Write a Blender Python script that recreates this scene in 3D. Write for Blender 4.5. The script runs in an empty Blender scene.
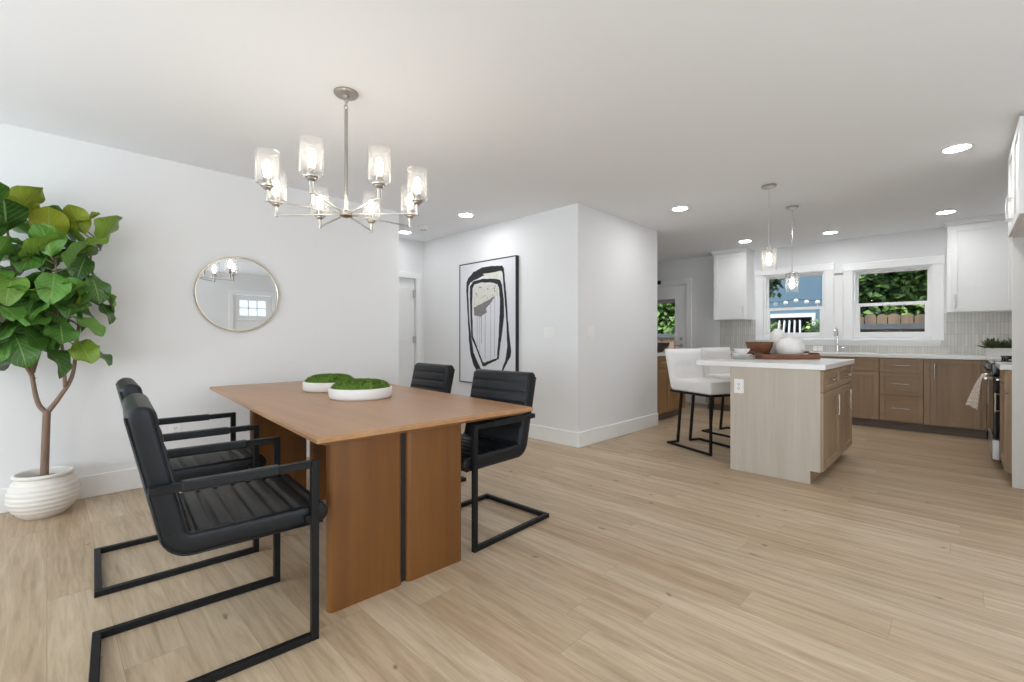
import bpy, bmesh, math, random
from mathutils import Vector, Matrix, noise

PI = math.pi
sc = bpy.context.scene
COL = sc.collection
rnd = random.Random(7)

# ------------------------------------------------------------------ materials
def new_mat(name):
    m = bpy.data.materials.new(name)
    m.use_nodes = True
    nt = m.node_tree
    for n in list(nt.nodes):
        nt.nodes.remove(n)
    out = nt.nodes.new('ShaderNodeOutputMaterial')
    return m, nt, out

def nd(nt, typ, **kw):
    n = nt.nodes.new(typ)
    for k, v in kw.items():
        setattr(n, k, v)
    return n

def L(nt, a, b):
    nt.links.new(a, b)

def srgb(r, g, b):
    def c(v):
        v /= 255.0
        return v / 12.92 if v <= 0.04045 else ((v + 0.055) / 1.055) ** 2.4
    return (c(r), c(g), c(b), 1.0)

def pbr(name, col, rough=0.5, metal=0.0, var=0.0, vscale=6.0, vstretch=(1, 1, 1), bump=0.0, bscale=80.0, spec=0.5, coat=0.0, sheen=0.0):
    m, nt, out = new_mat(name)
    b = nd(nt, 'ShaderNodeBsdfPrincipled')
    L(nt, b.outputs[0], out.inputs[0])
    b.inputs['Base Color'].default_value = col
    b.inputs['Roughness'].default_value = rough
    b.inputs['Metallic'].default_value = metal
    b.inputs['Specular IOR Level'].default_value = spec
    b.inputs['Coat Weight'].default_value = coat
    if sheen:
        b.inputs['Sheen Weight'].default_value = sheen
    tc = nd(nt, 'ShaderNodeTexCoord')
    if var:
        mp = nd(nt, 'ShaderNodeMapping')
        mp.inputs['Scale'].default_value = vstretch
        L(nt, tc.outputs['Object'], mp.inputs[0])
        nz = nd(nt, 'ShaderNodeTexNoise')
        nz.inputs['Scale'].default_value = vscale
        nz.inputs['Detail'].default_value = 5
        L(nt, mp.outputs[0], nz.inputs['Vector'])
        mx = nd(nt, 'ShaderNodeMix', data_type='RGBA')
        mx.inputs[6].default_value = tuple(c * (1 - var) for c in col[:3]) + (1,)
        mx.inputs[7].default_value = tuple(min(1, c * (1 + var)) for c in col[:3]) + (1,)
        L(nt, nz.outputs[0], mx.inputs[0])
        L(nt, mx.outputs[2], b.inputs['Base Color'])
    if bump:
        n2 = nd(nt, 'ShaderNodeTexNoise')
        n2.inputs['Scale'].default_value = bscale
        n2.inputs['Detail'].default_value = 3
        L(nt, tc.outputs['Object'], n2.inputs['Vector'])
        bp = nd(nt, 'ShaderNodeBump')
        bp.inputs['Strength'].default_value = bump
        bp.inputs['Distance'].default_value = 0.003
        L(nt, n2.outputs[0], bp.inputs['Height'])
        L(nt, bp.outputs[0], b.inputs['Normal'])
    return m

def wood(name, c1, c2, rough=0.45, scale=(1, 1, 1), grain=14.0, spec=0.5, bump=0.05):
    """grain runs along the axis with the smallest scale"""
    m, nt, out = new_mat(name)
    b = nd(nt, 'ShaderNodeBsdfPrincipled')
    L(nt, b.outputs[0], out.inputs[0])
    b.inputs['Roughness'].default_value = rough
    b.inputs['Specular IOR Level'].default_value = spec
    tc = nd(nt, 'ShaderNodeTexCoord')
    mp = nd(nt, 'ShaderNodeMapping')
    mp.inputs['Scale'].default_value = scale
    L(nt, tc.outputs['Object'], mp.inputs[0])
    n1 = nd(nt, 'ShaderNodeTexNoise')
    n1.inputs['Scale'].default_value = grain
    n1.inputs['Detail'].default_value = 6
    n1.inputs['Roughness'].default_value = 0.6
    n1.inputs['Distortion'].default_value = 0.6
    L(nt, mp.outputs[0], n1.inputs['Vector'])
    n2 = nd(nt, 'ShaderNodeTexNoise')
    n2.inputs['Scale'].default_value = grain * 0.16
    n2.inputs['Detail'].default_value = 2
    L(nt, mp.outputs[0], n2.inputs['Vector'])
    md = nd(nt, 'ShaderNodeMath', operation='MULTIPLY_ADD')
    md.inputs[1].default_value = 0.5
    L(nt, n1.outputs[0], md.inputs[0])
    m2 = nd(nt, 'ShaderNodeMath', operation='MULTIPLY')
    m2.inputs[1].default_value = 0.5
    L(nt, n2.outputs[0], m2.inputs[0])
    L(nt, m2.outputs[0], md.inputs[2])
    cr = nd(nt, 'ShaderNodeValToRGB')
    cr.color_ramp.elements[0].position = 0.36
    cr.color_ramp.elements[0].color = c1
    cr.color_ramp.elements[1].position = 0.64
    cr.color_ramp.elements[1].color = c2
    L(nt, md.outputs[0], cr.inputs[0])
    L(nt, cr.outputs[0], b.inputs['Base Color'])
    bp = nd(nt, 'ShaderNodeBump')
    bp.inputs['Strength'].default_value = bump
    bp.inputs['Distance'].default_value = 0.002
    L(nt, n1.outputs[0], bp.inputs['Height'])
    L(nt, bp.outputs[0], b.inputs['Normal'])
    return m

def emit(name, col, strength):
    m, nt, out = new_mat(name)
    e = nd(nt, 'ShaderNodeEmission')
    e.inputs[0].default_value = col
    e.inputs[1].default_value = strength
    L(nt, e.outputs[0], out.inputs[0])
    return m

def thin_glass(name, tint=(1, 1, 1, 1), refl=1.0):
    m, nt, out = new_mat(name)
    tr = nd(nt, 'ShaderNodeBsdfTransparent')
    tr.inputs[0].default_value = tint
    gl = nd(nt, 'ShaderNodeBsdfGlossy')
    gl.inputs['Roughness'].default_value = 0.02
    fr = nd(nt, 'ShaderNodeLayerWeight')
    fr.inputs[0].default_value = 0.12
    mu = nd(nt, 'ShaderNodeMath', operation='MULTIPLY')
    mu.inputs[1].default_value = refl
    L(nt, fr.outputs['Fresnel'], mu.inputs[0])
    mx = nd(nt, 'ShaderNodeMixShader')
    L(nt, mu.outputs[0], mx.inputs[0])
    L(nt, tr.outputs[0], mx.inputs[1])
    L(nt, gl.outputs[0], mx.inputs[2])
    L(nt, mx.outputs[0], out.inputs[0])
    return m

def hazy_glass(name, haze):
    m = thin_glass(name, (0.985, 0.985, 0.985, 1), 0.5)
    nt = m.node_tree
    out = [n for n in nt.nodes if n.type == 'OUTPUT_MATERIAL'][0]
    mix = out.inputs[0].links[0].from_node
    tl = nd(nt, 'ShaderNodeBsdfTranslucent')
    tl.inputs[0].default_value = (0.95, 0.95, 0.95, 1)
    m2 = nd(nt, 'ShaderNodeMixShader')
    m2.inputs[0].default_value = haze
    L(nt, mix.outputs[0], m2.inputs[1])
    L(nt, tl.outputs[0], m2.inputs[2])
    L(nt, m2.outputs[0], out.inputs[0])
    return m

def floor_mat():
    m, nt, out = new_mat('oak_plank_floor')
    b = nd(nt, 'ShaderNodeBsdfPrincipled')
    L(nt, b.outputs[0], out.inputs[0])
    b.inputs['Roughness'].default_value = 0.42
    b.inputs['Specular IOR Level'].default_value = 0.4
    tc = nd(nt, 'ShaderNodeTexCoord')
    br = nd(nt, 'ShaderNodeTexBrick')
    br.offset = 0.0
    br.inputs['Color1'].default_value = (0, 0, 0, 1)
    br.inputs['Color2'].default_value = (1, 1, 1, 1)
    br.inputs['Mortar'].default_value = (0.4, 0.4, 0.4, 1)
    br.inputs['Scale'].default_value = 1.0
    br.inputs['Mortar Size'].default_value = 0.0012
    br.inputs['Mortar Smooth'].default_value = 0.3
    br.inputs['Brick Width'].default_value = 1.75
    br.inputs['Row Height'].default_value = 0.182
    # every row of planks starts at its own random offset
    fx = nd(nt, 'ShaderNodeSeparateXYZ')
    L(nt, tc.outputs['Object'], fx.inputs[0])
    rw = nd(nt, 'ShaderNodeMath', operation='DIVIDE')
    rw.inputs[1].default_value = 0.182
    L(nt, fx.outputs['Y'], rw.inputs[0])
    fl = nd(nt, 'ShaderNodeMath', operation='FLOOR')
    L(nt, rw.outputs[0], fl.inputs[0])
    wn_ = nd(nt, 'ShaderNodeTexWhiteNoise', noise_dimensions='1D')
    L(nt, fl.outputs[0], wn_.inputs['W'])
    ox = nd(nt, 'ShaderNodeMath', operation='MULTIPLY_ADD')
    ox.inputs[1].default_value = 1.75
    L(nt, wn_.outputs['Value'], ox.inputs[0])
    L(nt, fx.outputs['X'], ox.inputs[2])
    bv = nd(nt, 'ShaderNodeCombineXYZ')
    L(nt, ox.outputs[0], bv.inputs['X'])
    L(nt, fx.outputs['Y'], bv.inputs['Y'])
    L(nt, bv.outputs[0], br.inputs['Vector'])
    # shift grain per plank
    mp = nd(nt, 'ShaderNodeMapping')
    mp.inputs['Scale'].default_value = (0.7, 9.0, 1.0)
    L(nt, tc.outputs['Object'], mp.inputs[0])
    sh = nd(nt, 'ShaderNodeVectorMath', operation='MULTIPLY_ADD')
    sh.inputs[1].default_value = (37.0, 19.0, 11.0)
    L(nt, br.outputs['Color'], sh.inputs[0])
    L(nt, mp.outputs[0], sh.inputs[2])
    g1 = nd(nt, 'ShaderNodeTexNoise')
    g1.inputs['Scale'].default_value = 2.2
    g1.inputs['Detail'].default_value = 8
    g1.inputs['Roughness'].default_value = 0.62
    g1.inputs['Distortion'].default_value = 0.9
    L(nt, sh.outputs[0], g1.inputs['Vector'])
    g2 = nd(nt, 'ShaderNodeTexNoise')
    g2.inputs['Scale'].default_value = 9.0
    g2.inputs['Detail'].default_value = 6
    L(nt, sh.outputs[0], g2.inputs['Vector'])
    # plank tone
    cr = nd(nt, 'ShaderNodeValToRGB')
    e = cr.color_ramp.elements
    e[0].position = 0.0
    e[0].color = srgb(*FLOOR[0])
    e[1].position = 1.0
    e[1].color = srgb(*FLOOR[1])
    e2 = e.new(0.45)
    e2.color = srgb(*FLOOR[2])
    e3 = e.new(0.75)
    e3.color = srgb(*FLOOR[3])
    L(nt, br.outputs['Color'], cr.inputs[0])
    # grain
    gr = nd(nt, 'ShaderNodeValToRGB')
    gr.color_ramp.elements[0].position = 0.33
    gr.color_ramp.elements[0].color = (0.76, 0.72, 0.66, 1)
    gr.color_ramp.elements[1].position = 0.66
    gr.color_ramp.elements[1].color = (1.10, 1.10, 1.10, 1)
    L(nt, g1.outputs[0], gr.inputs[0])
    g3 = nd(nt, 'ShaderNodeValToRGB')
    g3.color_ramp.elements[0].position = 0.36
    g3.color_ramp.elements[0].color = (0.90, 0.885, 0.865, 1)
    g3.color_ramp.elements[1].position = 0.55
    g3.color_ramp.elements[1].color = (1.0, 1.0, 1.0, 1)
    L(nt, g2.outputs[0], g3.inputs[0])
    m1 = nd(nt, 'ShaderNodeMix', data_type='RGBA', blend_type='MULTIPLY')
    m1.inputs[0].default_value = 1.0
    L(nt, cr.outputs[0], m1.inputs[6])
    L(nt, gr.outputs[0], m1.inputs[7])
    m2 = nd(nt, 'ShaderNodeMix', data_type='RGBA', blend_type='MULTIPLY')
    m2.inputs[0].default_value = 1.0
    L(nt, m1.outputs[2], m2.inputs[6])
    L(nt, g3.outputs[0], m2.inputs[7])
    # knots
    mk = nd(nt, 'ShaderNodeMapping')
    mk.inputs['Scale'].default_value = (0.55, 1.0, 1.0)
    L(nt, tc.outputs['Object'], mk.inputs[0])
    nk = nd(nt, 'ShaderNodeTexNoise')
    nk.inputs['Scale'].default_value = 12
    L(nt, tc.outputs['Object'], nk.inputs['Vector'])
    ak = nd(nt, 'ShaderNodeVectorMath', operation='MULTIPLY_ADD')
    ak.inputs[1].default_value = (0.05, 0.05, 0)
    L(nt, nk.outputs['Color'], ak.inputs[0])
    L(nt, mk.outputs[0], ak.inputs[2])
    vk = nd(nt, 'ShaderNodeTexVoronoi')
    vk.voronoi_dimensions = '2D'
    vk.inputs['Scale'].default_value = 3.0
    L(nt, ak.outputs[0], vk.inputs['Vector'])
    rk = nd(nt, 'ShaderNodeMapRange')
    rk.inputs[1].default_value = 0.008
    rk.inputs[2].default_value = 0.042
    rk.inputs[3].default_value = 0.75
    rk.inputs[4].default_value = 0.0
    L(nt, vk.outputs['Distance'], rk.inputs[0])
    sx = nd(nt, 'ShaderNodeSeparateColor')
    L(nt, vk.outputs['Color'], sx.inputs[0])
    gt = nd(nt, 'ShaderNodeMath', operation='GREATER_THAN')
    gt.inputs[1].default_value = 0.45
    L(nt, sx.outputs[0], gt.inputs[0])
    kk = nd(nt, 'ShaderNodeMath', operation='MULTIPLY')
    L(nt, rk.outputs[0], kk.inputs[0])
    L(nt, gt.outputs[0], kk.inputs[1])
    m3 = nd(nt, 'ShaderNodeMix', data_type='RGBA')
    m3.inputs[7].default_value = srgb(104, 80, 58)
    L(nt, kk.outputs[0], m3.inputs[0])
    L(nt, m2.outputs[2], m3.inputs[6])
    # seams
    m4 = nd(nt, 'ShaderNodeMix', data_type='RGBA')
    m4.inputs[7].default_value = srgb(120, 100, 78)
    sm = nd(nt, 'ShaderNodeMath', operation='MULTIPLY')
    sm.inputs[1].default_value = 0.45
    L(nt, br.outputs['Fac'], sm.inputs[0])
    L(nt, sm.outputs[0], m4.inputs[0])
    L(nt, m3.outputs[2], m4.inputs[6])
    L(nt, m4.outputs[2], b.inputs['Base Color'])
    bp = nd(nt, 'ShaderNodeBump')
    bp.inputs['Strength'].default_value = 0.12
    bp.inputs['Distance'].default_value = 0.002
    L(nt, g2.outputs[0], bp.inputs['Height'])
    L(nt, bp.outputs[0], b.inputs['Normal'])
    return m

def tile_mat():
    m, nt, out = new_mat('finger_tile')
    b = nd(nt, 'ShaderNodeBsdfPrincipled')
    L(nt, b.outputs[0], out.inputs[0])
    b.inputs['Roughness'].default_value = 0.3
    tc = nd(nt, 'ShaderNodeTexCoord')
    sp = nd(nt, 'ShaderNodeSeparateXYZ')
    L(nt, tc.outputs['Object'], sp.inputs[0])
    cb = nd(nt, 'ShaderNodeCombineXYZ')
    L(nt, sp.outputs['X'], cb.inputs['X'])
    L(nt, sp.outputs['Z'], cb.inputs['Y'])
    br = nd(nt, 'ShaderNodeTexBrick')
    br.offset = 0.0
    br.inputs['Color1'].default_value = srgb(194, 190, 182)
    br.inputs['Color2'].default_value = srgb(208, 205, 198)
    br.inputs['Mortar'].default_value = srgb(172, 168, 160)
    br.inputs['Scale'].default_value = 1.0
    br.inputs['Mortar Size'].default_value = 0.002
    br.inputs['Brick Width'].default_value = 0.03
    br.inputs['Row Height'].default_value = 0.145
    L(nt, cb.outputs[0], br.inputs['Vector'])
    L(nt, br.outputs['Color'], b.inputs['Base Color'])
    bp = nd(nt, 'ShaderNodeBump')
    bp.invert = True
    bp.inputs['Strength'].default_value = 0.3
    bp.inputs['Distance'].default_value = 0.003
    L(nt, br.outputs['Fac'], bp.inputs['Height'])
    L(nt, bp.outputs[0], b.inputs['Normal'])
    return m

def leaf_mat(name, c_dark, c_light, c_warm, vein, rough=0.38):
    """colour from a per-leaf random number, veins from the leaf's own UV"""
    m, nt, out = new_mat(name)
    b = nd(nt, 'ShaderNodeBsdfPrincipled')
    L(nt, b.outputs[0], out.inputs[0])
    b.inputs['Roughness'].default_value = rough
    at = nd(nt, 'ShaderNodeAttribute', attribute_name='leaf_tone')
    cr = nd(nt, 'ShaderNodeValToRGB')
    e = cr.color_ramp.elements
    e[0].position = 0.0
    e[0].color = c_dark
    e[1].position = 1.0
    e[1].color = c_warm
    e2 = e.new(0.7)
    e2.color = c_light
    L(nt, at.outputs['Fac'], cr.inputs[0])
    last = cr.outputs[0]
    if vein:
        uv = nd(nt, 'ShaderNodeUVMap')
        sp = nd(nt, 'ShaderNodeSeparateXYZ')
        L(nt, uv.outputs[0], sp.inputs[0])
        # midrib |u| small ; side veins: frac(v*7 - |u|*2.5)
        ab = nd(nt, 'ShaderNodeMath', operation='ABSOLUTE')
        L(nt, sp.outputs['X'], ab.inputs[0])
        r1 = nd(nt, 'ShaderNodeMapRange')
        r1.inputs[1].default_value = 0.02
        r1.inputs[2].default_value = 0.07
        r1.inputs[3].default_value = 0.6
        r1.inputs[4].default_value = 0.0
        L(nt, ab.outputs[0], r1.inputs[0])
        ma = nd(nt, 'ShaderNodeMath', operation='MULTIPLY')
        ma.inputs[1].default_value = -2.6
        L(nt, ab.outputs[0], ma.inputs[0])
        mb = nd(nt, 'ShaderNodeMath', operation='MULTIPLY_ADD')
        mb.inputs[1].default_value = 6.5
        L(nt, sp.outputs['Y'], mb.inputs[0])
        L(nt, ma.outputs[0], mb.inputs[2])
        pp = nd(nt, 'ShaderNodeMath', operation='PINGPONG')
        pp.inputs[1].default_value = 0.5
        L(nt, mb.outputs[0], pp.inputs[0])
        r2 = nd(nt, 'ShaderNodeMapRange')
        r2.inputs[1].default_value = 0.02
        r2.inputs[2].default_value = 0.10
        r2.inputs[3].default_value = 0.35
        r2.inputs[4].default_value = 0.0
        L(nt, pp.outputs[0], r2.inputs[0])
        mxm = nd(nt, 'ShaderNodeMath', operation='MAXIMUM')
        L(nt, r1.outputs[0], mxm.inputs[0])
        L(nt, r2.outputs[0], mxm.inputs[1])
        mx = nd(nt, 'ShaderNodeMix', data_type='RGBA')
        mx.inputs[7].default_value = vein
        L(nt, mxm.outputs[0], mx.inputs[0])
        L(nt, last, mx.inputs[6])
        last = mx.outputs[2]
        bp = nd(nt, 'ShaderNodeBump')
        bp.inputs['Strength'].default_value = 0.35
        bp.inputs['Distance'].default_value = 0.004
        L(nt, mxm.outputs[0], bp.inputs['Height'])
        L(nt, bp.outputs[0], b.inputs['Normal'])
    L(nt, last, b.inputs['Base Color'])
    return m

def fabric_towel():
    m, nt, out = new_mat('waffle_towel')
    b = nd(nt, 'ShaderNodeBsdfPrincipled')
    L(nt, b.outputs[0], out.inputs[0])
    b.inputs['Roughness'].default_value = 0.9
    tc = nd(nt, 'ShaderNodeTexCoord')
    ck = nd(nt, 'ShaderNodeTexChecker')
    ck.inputs['Scale'].default_value = 55
    ck.inputs[1].default_value = srgb(222, 213, 201)
    ck.inputs[2].default_value = srgb(196, 184, 170)
    L(nt, tc.outputs['Object'], ck.inputs['Vector'])
    L(nt, ck.outputs[0], b.inputs['Base Color'])
    return m

FLOOR = [(190, 167, 139), (207, 189, 164), (199, 179, 152), (182, 157, 128)]
M = {}
M['wall'] = pbr('wall_paint', srgb(232, 232, 232), 0.85, bump=0.06, bscale=160)
M['ceil'] = pbr('ceiling_paint', srgb(241, 243, 246), 0.9, bump=0.06, bscale=120)
M['trim'] = pbr('trim_paint', srgb(240, 240, 239), 0.45)
M['whitecab'] = pbr('white_cabinet_paint', srgb(238, 238, 236), 0.4)
M['floor'] = floor_mat()
M['tile'] = tile_mat()
M['table'] = wood('walnut_table', srgb(97, 59, 21), srgb(124, 79, 33), 0.42, (5, 5, 0.35), 3.0)
M['tabletop'] = wood('walnut_tabletop_sheen', srgb(165, 122, 84), srgb(185, 142, 102), 0.34, (0.4, 6, 6), 3.0)  # paler than the legs: the top's soft reflection is put into the wood tone
M['cab'] = wood('stained_cabinet', srgb(148, 124, 98), srgb(166, 142, 115), 0.5, (7, 7, 0.45), 5.0)
M['cabx'] = wood('stained_drawer', srgb(150, 124, 97), srgb(168, 142, 113), 0.5, (0.45, 7, 7), 5.0)
M['panel'] = wood('greige_panel', srgb(182, 172, 158), srgb(195, 186, 172), 0.55, (8, 8, 0.4), 6.0)
M['oakcab'] = wood('oak_side_cabinet', srgb(134, 100, 64), srgb(154, 120, 82), 0.5, (7, 7, 0.45), 5.0)
M['kick'] = pbr('toe_kick', srgb(116, 106, 98), 0.7, var=0.08)
M['quartz'] = pbr('white_quartz', srgb(236, 235, 232), 0.22, var=0.02, vscale=9)
M['leather'] = pbr('black_leather', (0.0055, 0.007, 0.0095, 1), 0.42, bump=0.10, bscale=420, spec=0.38)
M['blackmetal'] = pbr('black_steel', (0.006, 0.006, 0.0065, 1), 0.5, var=0.1, spec=0.3)
M['nickel'] = pbr('brushed_nickel', (0.46, 0.435, 0.40, 1), 0.28, 1.0, var=0.04, vscale=20)
M['chrome'] = pbr('chrome', (0.75, 0.75, 0.75, 1), 0.15, 1.0, var=0.02)
M['steel'] = pbr('stainless_steel', (0.58, 0.58, 0.58, 1), 0.3, 1.0, var=0.05, vstretch=(1, 1, 20))
M['brass'] = pbr('champagne_metal', (0.66, 0.55, 0.38, 1), 0.3, 1.0, var=0.03)
M['mirror'] = pbr('mirror_silver', (0.86, 0.88, 0.90, 1), 0.01, 1.0)
M['glass'] = hazy_glass('clear_glass', 0.035)  # translucent haze mixed in so a bulb glow seems to fill the shades
M['pane'] = thin_glass('window_glass', (0.95, 0.96, 0.96, 1), 0.35)
M['bulb'] = emit('warm_bulb', (1.0, 0.90, 0.76, 1), 36.0)
M['bulbp'] = emit('warm_pendant_bulb', (1.0, 0.86, 0.68, 1), 34.0)
M['led'] = emit('downlight_led', (0.98, 0.985, 1.0, 1), 108.0)
M['led2'] = emit('hall_downlight_led', (0.97, 0.98, 1.0, 1), 45.0)
M['plate'] = pbr('white_plastic', srgb(240, 239, 236), 0.35)
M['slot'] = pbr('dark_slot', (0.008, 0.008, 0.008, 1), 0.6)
M['ceramic'] = pbr('white_ceramic', srgb(232, 230, 226), 0.5, var=0.03, vscale=14)
M['pot'] = pbr('ribbed_white_pot', srgb(226, 221, 214), 0.6, var=0.05, vscale=5, vstretch=(1, 1, 8), bump=0.2, bscale=60)
M['soil'] = pbr('soil', srgb(60, 48, 40), 0.95, var=0.4, vscale=60, bump=0.8, bscale=90)
M['bark'] = pbr('bark', srgb(132, 110, 94), 0.85, var=0.3, vscale=30, vstretch=(1, 1, 0.4), bump=0.5, bscale=90)
M['leaf'] = leaf_mat('fig_leaf', srgb(28, 58, 22), srgb(88, 138, 54), srgb(146, 154, 46), srgb(150, 178, 104), 0.36)
M['moss'] = pbr('moss', srgb(92, 122, 42), 0.95, var=0.45, vscale=70, bump=1.0, bscale=160)
M['bowl'] = pbr('white_matte_bowl', srgb(236, 234, 230), 0.6, var=0.02, vscale=30, bump=0.2, bscale=70)
M['boucle'] = pbr('white_boucle', srgb(232, 230, 228), 0.9, var=0.02, vscale=60, bump=0.35, bscale=260, sheen=0.2)
M['walnut'] = wood('walnut_ware', srgb(100, 62, 42), srgb(136, 90, 64), 0.45, (1, 1, 4), 9.0)
M['darkwood'] = pbr('dark_wood', srgb(58, 40, 34), 0.4, var=0.2, vscale=20)
M['canvas'] = pbr('canvas_white', srgb(218, 218, 222), 0.85, var=0.02, vscale=10, bump=0.1, bscale=300)
M['ink'] = pbr('black_paint', (0.012, 0.012, 0.012, 1), 0.6, var=0.3, vscale=12)
M['cream'] = pbr('cream_paint', srgb(212, 210, 201), 0.7, var=0.18, vscale=22)
M['greypaint'] = pbr('grey_paint', srgb(128, 122, 124), 0.7, var=0.3, vscale=30)
M['black'] = pbr('black_plastic', (0.01, 0.01, 0.01, 1), 0.3)
M['blackglass'] = pbr('black_glass', (0.006, 0.006, 0.007, 1), 0.06)
M['towel'] = fabric_towel()
M['succ'] = pbr('succulent_green', srgb(74, 88, 52), 0.6, var=0.4, vscale=40)
M['fence'] = wood('fence_board', srgb(84, 74, 66), srgb(144, 120, 100), 0.85, (3, 3, 0.3), 5.0)
M['rail'] = pbr('fence_rail', srgb(88, 92, 98), 0.8, var=0.15)
M['hedge'] = leaf_mat('hedge_leaf', srgb(34, 58, 24), srgb(118, 154, 76), srgb(196, 212, 146), None, 0.5)
M['vine'] = leaf_mat('vine_leaf_backlit', srgb(14, 26, 12), srgb(46, 66, 30), srgb(70, 86, 44), None, 0.5)  # backlit silhouette painted in as a darker leaf colour
M['dirt'] = pbr('yard_ground', srgb(150, 138, 122), 0.95, var=0.15, vscale=3)
M['bluewall'] = pbr('blue_siding', srgb(100, 126, 146), 0.8, var=0.05, vscale=2)
M['shade'] = pbr('window_shade', srgb(150, 149, 147), 0.9, var=0.03)
M['screen'] = pbr('yard_white', srgb(228, 232, 236), 0.6)

# ------------------------------------------------------------------ mesh builder
class MB:
    def __init__(self):
        self.v = []
        self.f = []
        self.mi = []
        self.uv = {}
        self.tone = {}

    def add(self, vs, fs, mi=0):
        o = len(self.v)
        self.v.extend([Vector(p) for p in vs])
        for f in fs:
            self.f.append([i + o for i in f])
            self.mi.append(mi)
        return o

    def box(self, x0, x1, y0, y1, z0, z1, bev=0.0, seg=2, mi=0, mat=None):
        bm = bmesh.new()
        bmesh.ops.create_cube(bm, size=1.0)
        for v in bm.verts:
            v.co = Vector(((x0 + x1) / 2 + v.co.x * (x1 - x0), (y0 + y1) / 2 + v.co.y * (y1 - y0), (z0 + z1) / 2 + v.co.z * (z1 - z0)))
        if bev > 0:
            bmesh.ops.bevel(bm, geom=list(bm.edges), offset=bev, segments=seg, profile=0.5, affect='EDGES')
        bm.verts.index_update()
        vs = [v.co.copy() for v in bm.verts]
        if mat is not None:
            vs = [mat @ v for v in vs]
        self.add(vs, [[v.index for v in f.verts] for f in bm.faces], mi)
        bm.free()
        return self

    def prism(self, pts, z0, z1, mi=0, mat=None):
        n = len(pts)
        vs = [Vector((x, y, z0)) for x, y in pts] + [Vector((x, y, z1)) for x, y in pts]
        if mat is not None:
            vs = [mat @ v for v in vs]
        fs = [list(range(n))[::-1], [i + n for i in range(n)]]
        for i in range(n):
            j = (i + 1) % n
            fs.append([i, j, j + n, i + n])
        self.add(vs, fs, mi)
        return self

    def lathe(self, prof, c=(0, 0, 0), n=32, mi=0, mat=None, sx=1.0, sy=1.0):
        """prof: list of (r, z); r==0 closes to a point"""
        vs, rings = [], []
        for r, z in prof:
            if r <= 1e-6:
                rings.append([len(vs)])
                vs.append(Vector((0, 0, z)))
            else:
                idx = []
                for k in range(n):
                    a = 2 * PI * k / n
                    idx.append(len(vs))
                    vs.append(Vector((r * sx * math.cos(a), r * sy * math.sin(a), z)))
                rings.append(idx)
        fs = []
        for a, b in zip(rings, rings[1:]):
            if len(a) == 1 and len(b) == 1:
                continue
            for k in range(n):
                j = (k + 1) % n
                if len(a) == 1:
                    fs.append([a[0], b[j], b[k]])
                elif len(b) == 1:
                    fs.append([a[k], a[j], b[0]])
                else:
                    fs.append([a[k], a[j], b[j], b[k]])
        if mat is not None:
            vs = [mat @ v for v in vs]
        c = Vector(c)
        self.add([v + c for v in vs], fs, mi)
        return self

    def tube(self, path, r, n=10, mi=0, rad=None, square=False, closed=False, up=(0, 0, 1)):
        pts = [Vector(p) for p in path]
        m = len(pts)
        rings = []
        prev = None
        base = len(self.v)
        vs = []
        for i, p in enumerate(pts):
            if closed:
                t = (pts[(i + 1) % m] - pts[i - 1]).normalized()
            else:
                a = pts[max(0, i - 1)]
                b = pts[min(m - 1, i + 1)]
                t = (b - a).normalized()
            if prev is None:
                u = Vector(up)
                if abs(u.dot(t)) > 0.95:
                    u = Vector((1, 0, 0)) if abs(t.x) < 0.9 else Vector((0, 1, 0))
                x = (u - t * u.dot(t)).normalized()
            else:
                x = (prev - t * prev.dot(t)).normalized()
            prev = x
            y = t.cross(x)
            rr = rad[i] if rad else r
            k_miter = 1.0
            if square and 0 < i < m - 1:
                d1 = (pts[i] - pts[i - 1]).normalized()
                d2 = (pts[i + 1] - pts[i]).normalized()
                k_miter = 1.0 / max(0.5, math.cos(d1.angle(d2) / 2))
            ring = []
            if square:
                bend = None
                if k_miter > 1.001:
                    bend = (d2 - d1).normalized()
                for sx, sy in ((1, 1), (-1, 1), (-1, -1), (1, -1)):
                    o = x * rr * sx + y * rr * sy
                    if bend is not None:
                        o = o + bend * (o.dot(bend)) * (k_miter - 1)
                    ring.append(len(vs))
                    vs.append(p + o)
            else:
                for k in range(n):
                    a = 2 * PI * k / n
                    ring.append(len(vs))
                    vs.append(p + (x * math.cos(a) + y * math.sin(a)) * rr)
            rings.append(ring)
        fs = []
        q = len(rings[0])
        pairs = list(zip(rings, rings[1:]))
        if closed:
            pairs.append((rings[-1], rings[0]))
        for a, b in pairs:
            for k in range(q):
                j = (k + 1) % q
                fs.append([a[k], a[j], b[j], b[k]])
        if not closed:
            fs.append(rings[0][::-1])
            fs.append(rings[-1])
        self.add(vs, fs, mi)
        return self

    def bar(self, p0, p1, w, h=None, mi=0, up=(0, 0, 1)):
        """straight square bar"""
        h = h or w
        p0, p1 = Vector(p0), Vector(p1)
        t = (p1 - p0).normalized()
        u = Vector(up)
        if abs(u.dot(t)) > 0.95:
            u = Vector((1, 0, 0))
        x = t.cross(u).normalized()
        y = x.cross(t)
        vs = []
        for p in (p0, p1):
            for sx, sy in ((1, 1), (-1, 1), (-1, -1), (1, -1)):
                vs.append(p + x * w / 2 * sx + y * h / 2 * sy)
        self.add(vs, [[0, 1, 2, 3], [7, 6, 5, 4], [0, 4, 5, 1], [1, 5, 6, 2], [2, 6, 7, 3], [3, 7, 4, 0]], mi)
        return self

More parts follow.
